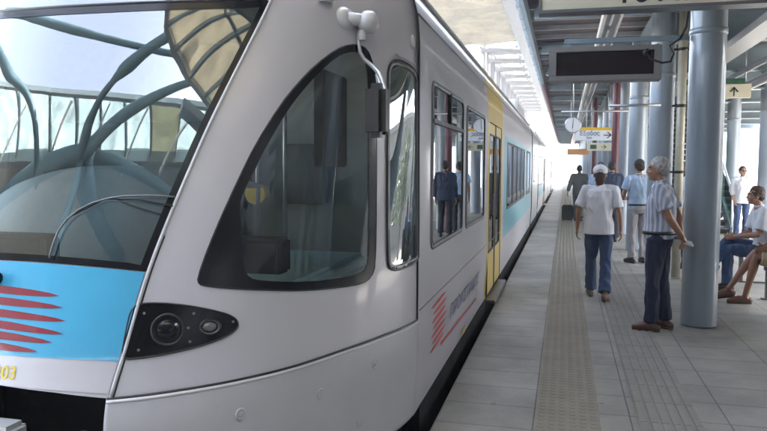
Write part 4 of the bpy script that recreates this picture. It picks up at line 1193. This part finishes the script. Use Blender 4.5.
for (ya, yb, lab) in ((-4.2, 5.45, 'long pale glazed waiting room on the far side of the platform beside the camera'), (5.5, 8.0, 'short pale glazed shelter just beyond the long waiting room')):
    kk = empty('reflection_block', (7.1, ya, 0), 0, lab, 'kiosk')  # added out of view to darken what the train nose and cab glass reflect
    L = yb - ya; n_ = max(2, round(L / 1.25))
    mb = MB(); mb.box(-.9, .9, 0, L, 0, .9); mb.box(-.9, .9, 0, L, 2.6, 3.98)
    for k in range(n_ + 1): mb.box(-.92, -.8, k * (L - .12) / n_, k * (L - .12) / n_ + .12, .9, 2.6)
    mb.build('frame', M['blockgrey'], kk)
    MB().box(-.86, -.84, .03, L - .03, .9, 2.6).build('glazing', M['gloss_black'], kk)
    MB().box(.7, .88, .02, L - .02, .9, 2.6).build('back_wall', M['blockgrey'], kk)
hw = empty('sun_block_wall', (10.5, -11, -1.15), 0, 'tall grey station hall wall behind the camera side of the platform', 'building')  # added unseen wall: keeps sun and open sky off the train nose
MB().box(-1.5, 1.5, -14, 15.5, 0, 13.2).build('wall', M['concrete'], hw)
mb = MB()
for k in range(8):
    for f in range(3): mb.box(-1.56, -1.51, -13 + k * 3, -11 + k * 3, 2.2 + f * 3.6, 4.6 + f * 3.6)
mb.build('window_band', M['gloss_black'], hw)
MB().box(-28, -1.55, -14.3, -13.9, 0, 8.6).build('rear_wall', M['concrete'], hw)
def tree(x, y, h, lab):
    rnd = random.Random(int(x * 10 + y))
    t = empty('leafy_tree', (x, y, -1.15), 0, lab, 'tree', 'trees beyond the right side of the platform')
    mb = MB(); mb.tube([(0, 0, 0), (.1, .05, h * .3), (0, .1, h * .55)], [.2, .15, .08], 10)
    for k in range(6):
        a = rnd.random() * 6.28; mb.tube([(.05, .05, h * (.3 + .04 * k)), (math.cos(a) * h * .2, math.sin(a) * h * .2, h * (.55 + .04 * k))], [.07, .02], 7)
    mb.build('trunk', M['darkmetal'] if 0 else M['rail'], t)
    mb = MB()
    cl = [(rnd.gauss(0, h * .17), rnd.gauss(0, h * .17), h * .68 + rnd.gauss(0, h * .12), rnd.uniform(.5, 1.1)) for _ in range(16)]
    for (cx, cy, cz, r) in cl:
        for _ in range(150):
            d = Vector((rnd.gauss(0, 1), rnd.gauss(0, 1), rnd.gauss(0, 1))).normalized() * r * rnd.uniform(.6, 1.1); p = Vector((cx, cy, cz)) + d
            a = Vector((rnd.gauss(0, 1), rnd.gauss(0, 1), rnd.gauss(0, 1))).normalized() * .13; b = a.cross(Vector((rnd.gauss(0, 1), rnd.gauss(0, 1), rnd.gauss(0, 1)))).normalized() * .08
            mb.add([p - a, p + b, p + a, p - b], [(0, 1, 2, 3)])
    mb.build('crown', M['leaf'], t)
M['leaf'] = mat('foliage', (.055, .10, .03), .6, 0, var=.4, vs=3)
for x, y, h, lab in ((12.5, 26, 5.5, 'leafy tree behind the stairs'), (13.5, 34, 6.2, 'taller leafy tree further behind the stairs'), (15, 19, 5.0, 'leafy tree nearest the right edge'), (-17, 40, 6, 'leafy tree across the tracks behind the train')):
    tree(x, y, h, lab)
# ------------------------------------------------------------------ PEOPLE
def V3(*a): return Vector(a if len(a) == 3 else a[0])
class Blob(MB):
    def ell(s, c, r, R=None, n=16, m=10):
        vs = []; fs = []
        for i in range(m + 1):
            a = math.pi * i / m
            for k in range(n):
                b = 2 * math.pi * k / n
                p = Vector((r[0] * math.sin(a) * math.cos(b), r[1] * math.sin(a) * math.sin(b), r[2] * math.cos(a)))
                if R is not None: p = R @ p
                vs.append(p + Vector(c))
        for i in range(m):
            for k in range(n):
                fs.append((i * n + k, (i + 1) * n + k, (i + 1) * n + (k + 1) % n, i * n + (k + 1) % n))
        return s.add(vs, fs, True)
    def limb(s, pts, rad, n=14, flat=False):
        """tapered limb with rounded (or flat) ends"""
        pts = [Vector(p) for p in pts]; P = []; Rr = []
        d0 = (pts[1] - pts[0]).normalized(); d1 = (pts[-1] - pts[-2]).normalized()
        for k in (0, .35, .7): P.append(pts[0] - d0 * rad[0] * math.cos(math.asin(max(.08, k)))); Rr.append(rad[0] * max(.08, k))
        for i, p in enumerate(pts):
            P.append(p); Rr.append(rad[i])
            if i < len(pts) - 1:
                for t in (.33, .66): P.append(p.lerp(pts[i + 1], t)); Rr.append(rad[i] + (rad[i + 1] - rad[i]) * t)
        if not flat:
            for k in (.7, .35, 0): P.append(pts[-1] + d1 * rad[-1] * math.cos(math.asin(max(.08, k)))); Rr.append(rad[-1] * max(.08, k))
        return s.tube(P, Rr, n)
    def loft(s, rings, n=24):
        """rings: (centre, rx, ry, rot) stacked; closed ends"""
        vs = []
        for c, rx, ry in rings:
            for k in range(n):
                a = 2 * math.pi * k / n; ca, sa = math.cos(a), math.sin(a)
                ex = abs(ca) ** .85 * (1 if ca > 0 else -1); ey = abs(sa) ** .9 * (1 if sa > 0 else -1)
                vs.append((c[0] + rx * ex, c[1] + ry * ey, c[2]))
        fs = []
        for i in range(len(rings) - 1):
            for k in range(n): fs.append((i * n + k, i * n + (k + 1) % n, (i + 1) * n + (k + 1) % n, (i + 1) * n + k))
        fs.append(tuple(range(n))[::-1]); fs.append(tuple((len(rings) - 1) * n + k for k in range(n)))
        return s.add(vs, fs, True)
    def fuse(s, name, m, parent, vox=.008, it=3, fold=0.0, fs=(9, 9, 5), seed=0, fade=None):
        me = bpy.data.meshes.new('tmp'); me.from_pydata(s.v, [], s.f)
        bm = bmesh.new(); bm.from_mesh(me); bmesh.ops.triangulate(bm, faces=[f for f in bm.faces if len(f.verts) > 4]); bmesh.ops.recalc_face_normals(bm, faces=bm.faces); bm.to_mesh(me); bm.free()
        o = bpy.data.objects.new('tmp', me); COL.objects.link(o)
        r = o.modifiers.new('r', 'REMESH'); r.mode = 'VOXEL'; r.voxel_size = vox; r.use_smooth_shade = True
        q = o.modifiers.new('s', 'SMOOTH'); q.factor = .5; q.iterations = it
        dg = bpy.context.evaluated_depsgraph_get(); dg.update()
        out = bpy.data.meshes.new_from_object(o.evaluated_get(dg)); bpy.data.objects.remove(o); bpy.data.meshes.remove(me)
        out.name = name
        if fold:
            nv = len(out.vertices); no = [v.normal.copy() for v in out.vertices]; off = Vector((seed * 3.1, seed * 1.7, seed * 2.3))
            for v, nn in zip(out.vertices, no):
                p = v.co; q1 = Vector((p.x * fs[0], p.y * fs[1], p.z * fs[2])) + off
                a = noise.noise(q1); b = noise.noise(q1 * 2.3 + off)
                k = 1.0
                if fade: k = max(0.0, min(1.0, (p.z - fade[0]) / fade[1]))
                dd = 1.2 * (1 - 2 * abs(a)) - .5 + .6 * b
                v.co = p + nn * fold * (dd * k if fade else dd)
        out.materials.clear(); out.materials.append(m)
        out.polygons.foreach_set('use_smooth', [True] * len(out.polygons))
        ob = bpy.data.objects.new(name, out); COL.objects.link(ob); ob.parent = parent
        return ob

def skin(name, c):
    m = mat(name, c, .5, 0, var=.10, vs=12, bump=.06, bs=90)
    b = m.node_tree.nodes['Principled BSDF']; b.inputs['Subsurface Weight'].default_value = .12; b.inputs['Subsurface Radius'].default_value = (.02, .008, .004)
    return m
def cloth(name, c, v=.16): return mat(name, c, .85, 0, var=v, vs=7, bump=.25, bs=160)
def denim(name, c):
    return mat(name, c, .85, 0, var=.38, vs=5, bump=.3, bs=200)
def striped(name, base, c1, c2, f=140):
    m = mat(name, base, .8, 0, var=0, bump=.2, bs=160); nt = m.node_tree; b = nt.nodes['Principled BSDF']
    tc = nt.nodes.new('ShaderNodeTexCoord'); sx = nt.nodes.new('ShaderNodeSeparateXYZ'); nt.links.new(tc.outputs['Object'], sx.inputs[0])
    ad = nt.nodes.new('ShaderNodeMath'); ad.operation = 'ADD'; hx_ = nt.nodes.new('ShaderNodeMath'); hx_.operation = 'MULTIPLY'; hx_.inputs[1].default_value = .3; nt.links.new(sx.outputs[0], hx_.inputs[0]); nt.links.new(hx_.outputs[0], ad.inputs[0]); nt.links.new(sx.outputs[1], ad.inputs[1])
    mu = nt.nodes.new('ShaderNodeMath'); mu.operation = 'MULTIPLY'; mu.inputs[1].default_value = f; nt.links.new(ad.outputs[0], mu.inputs[0])
    si = nt.nodes.new('ShaderNodeMath'); si.operation = 'SINE'; nt.links.new(mu.outputs[0], si.inputs[0])
    cr = nt.nodes.new('ShaderNodeValToRGB'); e = cr.color_ramp.elements
    e[0].position = .25; e[0].color = lin(c1); e[1].position = .6; e[1].color = lin(base)
    x = cr.color_ramp.elements.new(.95); x.color = lin(c2)
    mr = nt.nodes.new('ShaderNodeMapRange'); mr.inputs['From Min'].default_value = -1; nt.links.new(si.outputs[0], mr.inputs['Value'])
    nt.links.new(mr.outputs[0], cr.inputs['Fac']); nt.links.new(cr.outputs[0], b.inputs['Base Color'])
    return m
SK1 = skin('skin_tanned', (.36, .19, .12)); SK2 = skin('skin_fair', (.46, .27, .19)); SK3 = skin('skin_brown', (.26, .125, .075))
HG = mat('hair_grey', (.42, .40, .38), .7, 0, var=.3, vs=40, bump=.6, bs=150); HD = mat('hair_dark', (.018, .014, .012), .55, 0, var=.3, vs=40, bump=.6, bs=150); HB = mat('hair_brown', (.06, .03, .018), .6, 0, var=.3, vs=40, bump=.6, bs=150)
SHOE_B = mat('shoe_black', (.015, .015, .016), .4); SHOE_R = mat('shoe_brown', (.10, .035, .02), .4); SOLE = mat('sole', (.05, .04, .035), .7)
EYE_W = mat('eye_white', (.6, .58, .55), .3, var=0); EYE_D = mat('eye_dark', (.02, .012, .01), .2, var=0)
LIP = mat('lips', (.34, .12, .10), .5, var=.1)

DEF = dict(pel=(0, 0, .95), wai=(0, 0, 1.08), che=(0, .005, 1.28), nec=(0, -.015, 1.47), hed=(0, .015, 1.625),
           shL=(-.185, -.01, 1.415), shR=(.185, -.01, 1.415), elL=(-.235, -.03, 1.13), elR=(.235, -.03, 1.13), wrL=(-.245, .03, .885), wrR=(.245, .03, .885),
           hiL=(-.092, 0, .92), hiR=(.092, 0, .92), knL=(-.10, .015, .50), knR=(.10, .015, .50), anL=(-.105, -.02, .085), anR=(.105, -.02, .085))
def hand(b, wr, el, side_, fwd=None, curl=.5, palm=None):
    """palm, four separate curled fingers and a side thumb added to the body"""
    wr, el = Vector(wr), Vector(el); d = (wr - el).normalized() if fwd is None else Vector(fwd).normalized()
    pn = Vector(palm) if palm else Vector((side_ * -1, 0, 0))      # palm normal points inward
    pn = (pn - d * pn.dot(d)).normalized(); w = d.cross(pn).normalized()
    if w.y < 0: w = -w                                              # thumb side forward
    R = Matrix((w, pn, d)).transposed()
    b.ell(wr + d * .045, (.041, .017, .052), R)
    for i, (o, L) in enumerate(((.030, .074), (.010, .082), (-.010, .076), (-.029, .060))):
        p = wr + d * .085 + w * o; a = curl * (.55 + .12 * i)
        pts = [p]; dd = d.copy()
        for seg in (.42, .32, .26):
            dd = (dd * math.cos(a) + pn * math.sin(a)).normalized(); pts.append(pts[-1] + dd * L * seg)
        b.limb(pts, [.0098, .0092, .0085, .0075], 8)
    p = wr + d * .025 + w * .030
    b.limb([p, p + w * .026 + d * .026 + pn * .008, p + w * .034 + d * .055 + pn * .018], [.013, .0105, .009], 8)

def person(label, loc, rz, cat='person', pose=None, sc=1.0, skinm=SK1, hair=HD, shirt=None, trousers=None, shoes=SHOE_B, group=None,
           sleeve=.62, headyaw=0, headpitch=0, fem=False, bare_legs=None, collar=True, belt=None, cap=None, glasses=False, vox=.0085, jacket=False,
           hands=((.5,), (.5,)), shoe_h=None, toes=(None, None), belly=.0, hairlong=False, handL={}, handR={}, seed=1, tuck=True):
    J = {k: Vector(v) for k, v in DEF.items()}
    for k, v in (pose or {}).items(): J[k] = Vector(v)
    root = empty('person', loc, rz, label, cat, group); root.scale = (sc, sc, sc)
    seated = J['knL'].z > J['hiL'].z - .25
    swf = .88 if fem else 1.0
    b = Blob()
    H = J['hed']; ch, sh_ = math.cos(headyaw), math.sin(headyaw)
    RH = Matrix.Rotation(headyaw, 3, 'Z') @ Matrix.Rotation(headpitch, 3, 'X')
    def hp(x, y, z): return H + RH @ Vector((x, y, z))
    # head
    b.ell(hp(0, -.012, .028), (.073, .092, .092), RH); b.ell(hp(0, .022, -.03), (.060, .070, .085), RH); b.ell(hp(0, .058, -.088), (.026, .024, .022), RH)
    b.ell(hp(0, .035, -.075), (.045, .042, .035), RH)
    b.limb([hp(0, .086, .016), hp(0, .095, -.010), hp(0, .101, -.026)], [.007, .009, .011], 8)
    for s in (-1, 1):
        b.ell(hp(s * .075, -.008, -.012), (.011, .019, .032), RH); b.ell(hp(s * .011, .090, -.029), (.009, .010, .007), RH, 8, 6)
        b.limb([hp(s * .012, .086, .030), hp(s * .045, .074, .030)], [.009, .008], 8); b.ell(hp(s * .036, .062, -.030), (.020, .020, .018), RH)
    b.limb([hp(0, -.02, -.06), J['nec'] + Vector((0, .004, .02)), J['nec'] + Vector((0, 0, -.04))], [.052, .054, .068])
    # trunk
    P, W, C = J['pel'], J['wai'], J['che']; S0 = (J['shL'] + J['shR']) / 2
    if not seated or True:
        b.loft([(P + Vector((0, 0, -.07)), .13, .09), (P, .145 * (1.05 if fem else 1), .105), (W, .128 * swf, .092 + belly), (C, .155 * swf, .105), (S0 + Vector((0, 0, .0)), .135 * swf, .075), (J['nec'], .055, .05)])
    for s, L in ((-1, 'L'), (1, 'R')):
        sh, el, wr = J['sh' + L], J['el' + L], J['wr' + L]
        f = .85 if fem else 1.0
        b.limb([S0 + (sh - S0) * .35, sh, sh.lerp(el, .4), el, el.lerp(wr, .3), wr], [.06 * f, .053 * f, .045 * f, .037 * f, .038 * f, .025 * f])
        hand(b, wr, el, s, **(handL if s < 0 else handR))
        hi, kn, an = J['hi' + L], J['kn' + L], J['an' + L]
        b.limb([hi, hi.lerp(kn, .3), kn, kn.lerp(an, .3), kn.lerp(an, .65), an], [.080, .074, .050, .052, .038, .033])
        tv = Vector(toes[0 if s < 0 else 1] or (s * .03, .15, -.05)); b.limb([an + Vector((0, -.03, -.035)), an + tv * .55 + Vector((0, 0, .0)), an + tv], [.028, .030, .020])
    b.fuse('body', skinm, root, vox, 2)
    # eyes, lips
    for s in (-1, 1):
        if not glasses:
            e = Blob().ell(hp(s * .030, .079, .006), (.0135, .008, .0075), RH, 12, 8).build('eye', EYE_W, root); Blob().ell(hp(s * .030, .0855, .006), (.006, .0035, .006), RH, 10, 6).build('iris', EYE_D, e)
        Blob().limb([hp(s * .014, .093, .026), hp(s * .034, .090, .032), hp(s * .050, .079, .026)], [.003, .0042, .003], 6).build('eyebrow', hair, root)
    Blob().limb([hp(-.022, .083, -.060), hp(0, .093, -.058), hp(.022, .083, -.060)], [.004, .007, .004], 8).build('lips', LIP, root)
    # hair / cap
    h = Blob(); h.ell(hp(0, -.024, .042), (.081, .094, .090), RH); h.ell(hp(0, -.060, -.01), (.070, .052, .065), RH)
    for s in (-1, 1): h.ell(hp(s * .066, -.020, .015), (.017, .040, .040), RH)
    if hairlong: h.ell(hp(0, -.072, -.055), (.062, .035, .075), RH); h.ell(hp(0, -.07, -.10), (.05, .03, .05), RH)
    h.fuse('hair', hair, root, .0055, 1, .003 if cap else .008, (34, 34, 22), seed)
    if cap:
        c = Blob(); c.ell(hp(0, -.016, .052), (.093, .106, .082), RH); c.limb([hp(-.05, .085, .035), hp(0, .125, .030), hp(.05, .085, .035)], [.014, .016, .014])
        cc = c.fuse('cap', cap, root, .008, 3); mb = Blob(); mb.ell(hp(0, -.016, .136), (.010, .010, .006), RH, 10, 6); mb.build('cap_button', cap, cc)
        mb = Blob(); 
        for k in range(9):
            a = math.pi * (k / 8); 
        mb.tube([hp(.035 * math.cos(a), -.118, .035 + .030 * math.sin(a)) for a in np.linspace(0, math.pi, 9)], .0035, 6); mb.build('cap_opening', hair, cc)
    if glasses:
        g = Blob()
        for s in (-1, 1): g.ell(hp(s * .031, .092, .006), (.026, .006, .018), RH, 14, 8); g.tube([hp(s * .055, .088, .010), hp(s * .078, .04, .012), hp(s * .08, -.01, .008)], .003, 6)
        g.tube([hp(-.01, .097, .012), hp(.01, .097, .012)], .003, 6); g.build('sunglasses', SHOE_B, root)
    # shirt
    if shirt:
        s_ = Blob(); hem = -.02 if tuck else -.10; e = (.012 if tuck else .036) + (.012 if jacket else 0)
        s_.loft([(P + Vector((0, 0, hem)), (.150 if not fem else .158) + e, .108 + e + belly * .6), (P + Vector((0, 0, .05)), .148 + e, .108 + e + belly), (W, (.138 if not fem else .122) + e, .102 + e + belly), (W.lerp(C, .6), (.155 if not fem else .135) + e, .112 + e + belly * .5), (C + Vector((0, 0, .05)), (.168 if not fem else .145) + e, .112 + e), (S0 + Vector((0, 0, .0)), .15 * swf + e, .078 + e), (S0 + Vector((0, 0, .045)), .085 + e * .5, .060 + e * .5), (J['nec'] + Vector((0, .006, .015)), .056, .054)])
        for L in 'LR':
            sh, el, wr = J['sh' + L], J['el' + L], J['wr' + L]; f = .88 if fem else 1
            if sleeve <= 1: s_.limb([S0 + (sh - S0) * .45, sh, sh.lerp(el, .3), sh.lerp(el, sleeve)], [.070 * f + e * .3, .064 * f + e * .4, .063 * f + e * .4, .064 * f + e * .4], flat=True)
            else: s_.limb([S0 + (sh - S0) * .45, sh, sh.lerp(el, .5), el, el.lerp(wr, .3), el.lerp(wr, sleeve - 1)], [.070 + e * .3, .063 + e * .4, .056 + e * .4, .051 + e * .4, .047 + e * .3, .040 + e * .3], flat=True)
        so_ = s_.fuse('shirt' if not jacket else 'jacket', shirt, root, vox, 2, .011, (10, 10, 5), seed, (P.z + (.06 if tuck else -.10), .10 if tuck else .30))
        if collar:
            c = Blob(); n = J['nec'] + Vector((0, .006, .028)); 
            c.tube([n + Vector((.060 * math.cos(a), .055 * math.sin(a) + .0, .012 * math.sin(-a))) for a in np.linspace(0, 2 * math.pi, 20)], .013, 8); c.build('collar', shirt, so_)
    # trousers
    if trousers:
        t = Blob(); top = .055
        if not seated: t.loft([(P + Vector((0, 0, -.11)), .158, .118), (P + Vector((0, -.008, -.04)), .166 if fem else .160, .122), (P + Vector((0, 0, top)), .150, .112 + belly * .7)])
        else: t.ell(P + Vector((0, .02, -.0)), (.175, .14, .11))
        for L in 'LR':
            hi, kn, an = J['hi' + L], J['kn' + L], J['an' + L]
            if bare_legs: t.limb([hi, hi.lerp(kn, .4), kn.lerp(hi, bare_legs)], [.100, .092, .084], flat=True)
            else: t.limb([hi, hi.lerp(kn, .35), kn, kn.lerp(an, .5), an + (kn - an) * .03], [.096, .090, .069, .066, .068 if not fem else .072], flat=True)
        t.fuse('trousers' if not bare_legs else 'shorts', trousers, root, vox, 2, .011, (12, 12, 4.5), seed + 5, (P.z - (.04 if not seated else -.2), -.12))
    if belt:
        bb = Blob().loft([(P + Vector((0, 0, .022)), .166, .126 + belly), (P + Vector((0, 0, .055)), .163, .124 + belly)]); bb.build('belt', belt, root)
    # shoes
    if shoes:
        for i, L in enumerate('LR'):
            an = J['an' + L]; tv = Vector(toes[i] or ((-1 if L == 'L' else 1) * .03, .155, -.048)); bk = -tv.normalized() * .055
            s2 = Blob(); heel = an + Vector((bk.x, bk.y, -.045)); tip = an + tv
            s2.limb([heel, an + tv * .35 + Vector((0, 0, -.012)), an + tv * .75 + Vector((0, 0, -.008)), tip], [.038, .044, .041, .030]); s2.limb([an + Vector((0, 0, -.005)), an + Vector((0, 0, -.03))], [.040, .044])
            so = s2.fuse('shoe', shoes, root, .007, 2)
            mb = Blob(); mb.limb([heel + Vector((0, 0, -.030)), an + tv * .5 + Vector((0, 0, -.040)), tip + Vector((0, 0, -.022))], [.030, .034, .024], 12); mb.build('sole', SOLE, so)
    return root

JEAN = denim('denim_blue', (.036, .068, .155)); NAVY = cloth('navy_trouser', (.014, .020, .052)); LBLUE = cloth('light_blue_shirt', (.38, .50, .66)); WHITE = cloth('white_cotton', (.70, .71, .76), .05)
STR = striped('striped_shirt', (.50, .53, .62), (.30, .35, .50), (.66, .66, .70)); GREYT = cloth('pale_grey_trouser', (.30, .29, .30)); OLIVE = cloth('grey_suit', (.12, .125, .125)); NAVJ = cloth('navy_jacket', (.022, .034, .07)); TAN = cloth('tan_shorts', (.42, .33, .20)); DARKT = cloth('dark_trouser', (.02, .022, .03))

# 1 grey-haired man
person('grey-haired man in striped shirt and navy trousers with hands behind his back', (.915, 7.47, 0), math.radians(72), sc=.985, skinm=SK1, hair=HG,
       shirt=STR, trousers=NAVY, shoes=SHOE_R, belt=SHOE_B, vox=.0065, belly=.035, headyaw=math.radians(10), seed=2, sleeve=.72,
       pose=dict(elL=(-.225, -.13, 1.15), elR=(.225, -.13, 1.15), wrL=(-.06, -.225, .96), wrR=(.06, -.20, .93), hed=(0, .035, 1.615), nec=(0, 0, 1.465), che=(0, -.01, 1.28), anL=(-.10, .03, .085), anR=(.115, -.06, .085), knL=(-.10, .03, .5), knR=(.105, -.01, .5)),
       handL=dict(fwd=(.75, -.25, -.5), palm=(0, .6, -.3), curl=.7), handR=dict(fwd=(-.75, -.35, -.4), palm=(0, .6, -.3), curl=.8))
nw = MB(); nw.box(-.02, .02, -.07, .07, -.012, .012, .006); nw.box(-.016, .028, -.05, .085, .010, .030, .006)
o = nw.build('folded_paper', WHITE); o.location = (1.15, 7.38, .88); o.rotation_euler = (.25, .5, 1.2); tag(o, 'small folded white paper held behind the grey-haired man', 'paper')
# 2 woman in cap
person('woman in a white cap, white T-shirt and jeans walking away along the platform', (.415, 9.05, 0), math.radians(-3), sc=.945, skinm=SK1, hair=HB, shirt=WHITE, trousers=JEAN, shoes=mat('shoe_tan', (.16, .10, .07), .6), fem=True, cap=WHITE, collar=False, vox=.007, hairlong=True, sleeve=.78, seed=4, tuck=False,
       pose=dict(shL=(-.175, -.01, 1.41), shR=(.175, -.01, 1.41), elL=(-.255, -.05, 1.14), elR=(.245, -.03, 1.13), wrL=(-.27, .05, .90), wrR=(.27, .04, .90), hiL=(-.085, 0, .92), hiR=(.085, 0, .92), knL=(-.085, .13, .52), anL=(-.09, .22, .09), knR=(.09, .02, .50), anR=(.09, -.20, .115), pel=(0, 0, .95), hed=(0, .02, 1.61)), toes=(None, (.03, .17, -.085)))
# 3 man with suitcase
person('man in a grey suit walking away, pulling a black suitcase', (.42, 22.3, 0), 0, sc=.96, hair=HD, skinm=SK3, shirt=OLIVE, trousers=OLIVE, jacket=True, tuck=False, sleeve=1.85, seed=6,
       pose=dict(elL=(-.28, -.10, 1.15), wrL=(-.33, -.16, .93), knL=(-.09, .1, .52), anL=(-.09, .12, .09), anR=(.1, -.2, .12)))
s = empty('rolling_suitcase', (.10, 22.0, 0), 0, 'black upright suitcase rolling behind the man in the grey suit', 'suitcase'); s.scale = (.84, .84, .84)
MB().box(-.20, .20, -.12, .12, .06, .60, .04).build('shell', mat('suitcase_fabric', (.012, .012, .014), .7), s)
mb = MB(); mb.tube([(-.09, .08, .6), (-.09, .10, .90), (.09, .10, .90), (.09, .08, .6)], .010, 8); mb.build('pull_handle', M['galv'], s)
for x in (-.16, .16): MB().lathe([(.005, -.015), (.035, -.015), (.035, .015), (.005, .015)], (x, .1, .036), 16, 'x').build('wheel', M['black'], s)
MB().box(-.15, .15, -.135, -.12, .14, .42, .01).build('pocket', mat('suitcase_pocket', (.02, .02, .022), .7), s)
# 4 two people ahead of the woman
person('dark-haired person in a navy jacket just right of the woman in the cap', (.99, 16.3, 0), math.radians(10), hair=HD, shirt=NAVJ, trousers=DARKT, jacket=True, tuck=False, sleeve=1.85, seed=7, sc=1.0, vox=.01)
person('man in light blue shirt and dark trousers ahead of the woman in the cap', (.80, 17.2, 0), math.radians(-12), hair=HD, shirt=LBLUE, trousers=DARKT, seed=8, vox=.01, sc=.99)
# 5 light-blue shirt man
person('man in light blue shirt and pale grey trousers standing behind the grey-haired man', (1.21, 12.75, 0), math.radians(25), hair=HD, skinm=SK1, shirt=LBLUE, trousers=GREYT, belt=SHOE_B, seed=9, sc=1.0, pose=dict(elL=(-.24, .06, 1.15), wrL=(-.10, .26, 1.10), elR=(.24, .06, 1.15), wrR=(.10, .26, 1.10)))
# 6 white shirt behind pipe
person('dark-haired person in a white shirt half hidden between the drainpipe and the thick column', (1.93, 12.3, 0), math.radians(70), hair=HD, skinm=SK1, shirt=WHITE, trousers=DARKT, seed=10, sc=1.0, vox=.01)
# 7 sunglasses man
person('man in sunglasses, white shirt and jeans facing the camera with one hand at his hip', (3.98, 18.05, 0), math.radians(187), hair=HD, skinm=SK2, shirt=WHITE, trousers=JEAN, glasses=True, seed=11, sc=.95, sleeve=1.45, tuck=False, headyaw=math.radians(6), belly=.015,
       pose=dict(elR=(.22, -.04, 1.14), wrR=(.20, .05, .93), elL=(-.31, -.05, 1.17), wrL=(-.19, .07, 1.0)), handL=dict(fwd=(.5, .2, -.6), palm=(.6, -.5, 0), curl=.4))
# seated people
SEAT = dict(pel=(0, 0, .53), wai=(0, -.02, .66), che=(0, -.01, .86), nec=(0, .02, 1.05), hed=(0, .055, 1.20), shL=(-.185, 0, 1.0), shR=(.185, 0, 1.0), elL=(-.23, .12, .76), elR=(.23, .12, .76), wrL=(-.12, .33, .68), wrR=(.12, .33, .68),
            hiL=(-.09, .03, .51), hiR=(.09, .03, .51), knL=(-.11, .45, .52), knR=(.11, .45, .52), anL=(-.11, .42, .085), anR=(.11, .42, .085))
def seat(**k): d = dict(SEAT); d.update(k); return d
person('seated man in jeans and white shirt with his legs crossed, nearest the stairs', (2.54, 10.25, 0), math.radians(90), hair=HB, skinm=SK1, shirt=WHITE, trousers=JEAN, shoes=SHOE_B, seed=12, vox=.007, sleeve=.8, tuck=False,
       pose=seat(knL=(-.08, .44, .55), anL=(-.06, .43, .085), hiR=(.09, .03, .55), knR=(.02, .44, .64), anR=(-.13, .62, .36), hed=(0, .12, 1.25), nec=(0, .07, 1.09), shL=(-.185, .04, 1.04), shR=(.185, .04, 1.04), wrL=(-.10, .36, .72)), toes=((-.02, .19, -.052), (-.05, .17, -.10)))
person('seated person in tan shorts with bare crossed legs', (2.66, 9.25, 0), math.radians(90), hair=HB, skinm=SK3, shirt=WHITE, trousers=TAN, bare_legs=.12, shoes=mat('loafer_leather', (.15, .06, .035), .5), seed=13, vox=.007, sleeve=.8, tuck=False,
       pose=seat(knL=(-.05, .45, .56), anL=(-.02, .55, .085), knR=(.06, .44, .60), anR=(.04, .72, .16)), toes=((-.02, .175, -.052), (-.02, .15, -.09)))
person('person at the right edge whose sandalled foot just shows nearest the camera', (2.86, 8.45, 0), math.radians(90), hair=HD, skinm=SK3, shirt=LBLUE, trousers=TAN, bare_legs=.05, shoes=mat('sandal_leather', (.07, .04, .03), .6), seed=14, vox=.008, sleeve=.8, tuck=False,
       pose=seat(anL=(-.11, .52, .085)))
# ------------------------------------------------------------------ light
w = bpy.data.worlds.new('World'); SC.world = w; w.use_nodes = True
nt = w.node_tree; bg = nt.nodes['Background']
sky = nt.nodes.new('ShaderNodeTexSky'); sky.sky_type = 'NISHITA'; sky.sun_disc = False
ELEV, AZ = math.radians(48), math.radians(78)      # azimuth clockwise from +Y
sky.sun_elevation = ELEV; sky.sun_rotation = AZ; sky.air_density = 1.0; sky.dust_density = 3.0; sky.ozone_density = 1.0
hs_ = nt.nodes.new('ShaderNodeHueSaturation'); hs_.inputs['Saturation'].default_value = .55; nt.links.new(sky.outputs[0], hs_.inputs['Color']); nt.links.new(hs_.outputs[0], bg.inputs['Color']); bg.inputs['Strength'].default_value = 0.15
sl = bpy.data.lights.new('sun', 'SUN'); so = bpy.data.objects.new('sun', sl); COL.objects.link(so)
sl.energy = 4.0; sl.angle = math.radians(.55); sl.color = (1, .95, .87)
d = Vector((math.sin(AZ) * math.cos(ELEV), math.cos(AZ) * math.cos(ELEV), math.sin(ELEV)))
so.rotation_euler = d.to_track_quat('Z', 'Y').to_euler(); so.location = d * 50
SC.view_settings.view_transform = 'Standard'; SC.view_settings.look = 'None'; SC.view_settings.gamma = 1
SC.view_settings.use_curve_mapping = False
SC.view_settings.exposure = 3.9
SC.cycles.max_bounces = 8; SC.cycles.transparent_max_bounces = 16; SC.cycles.use_denoising = True
SC.cycles.caustics_reflective = False; SC.cycles.caustics_refractive = False

hm = bpy.data.materials.new('haze_air'); hm.use_nodes = True; nt = hm.node_tree; nt.nodes.remove(nt.nodes['Principled BSDF'])
pv = nt.nodes.new('ShaderNodeVolumePrincipled'); pv.inputs['Color'].default_value = (.9, .92, .95, 1); pv.inputs['Density'].default_value = .003; pv.inputs['Anisotropy'].default_value = .3
nt.links.new(pv.outputs[0], nt.nodes['Material Output'].inputs['Volume'])
hz = MB().box(-405, 405, -305, 1805, -2.6, 16).build('haze', hm); hz['kind'] = 'stuff'
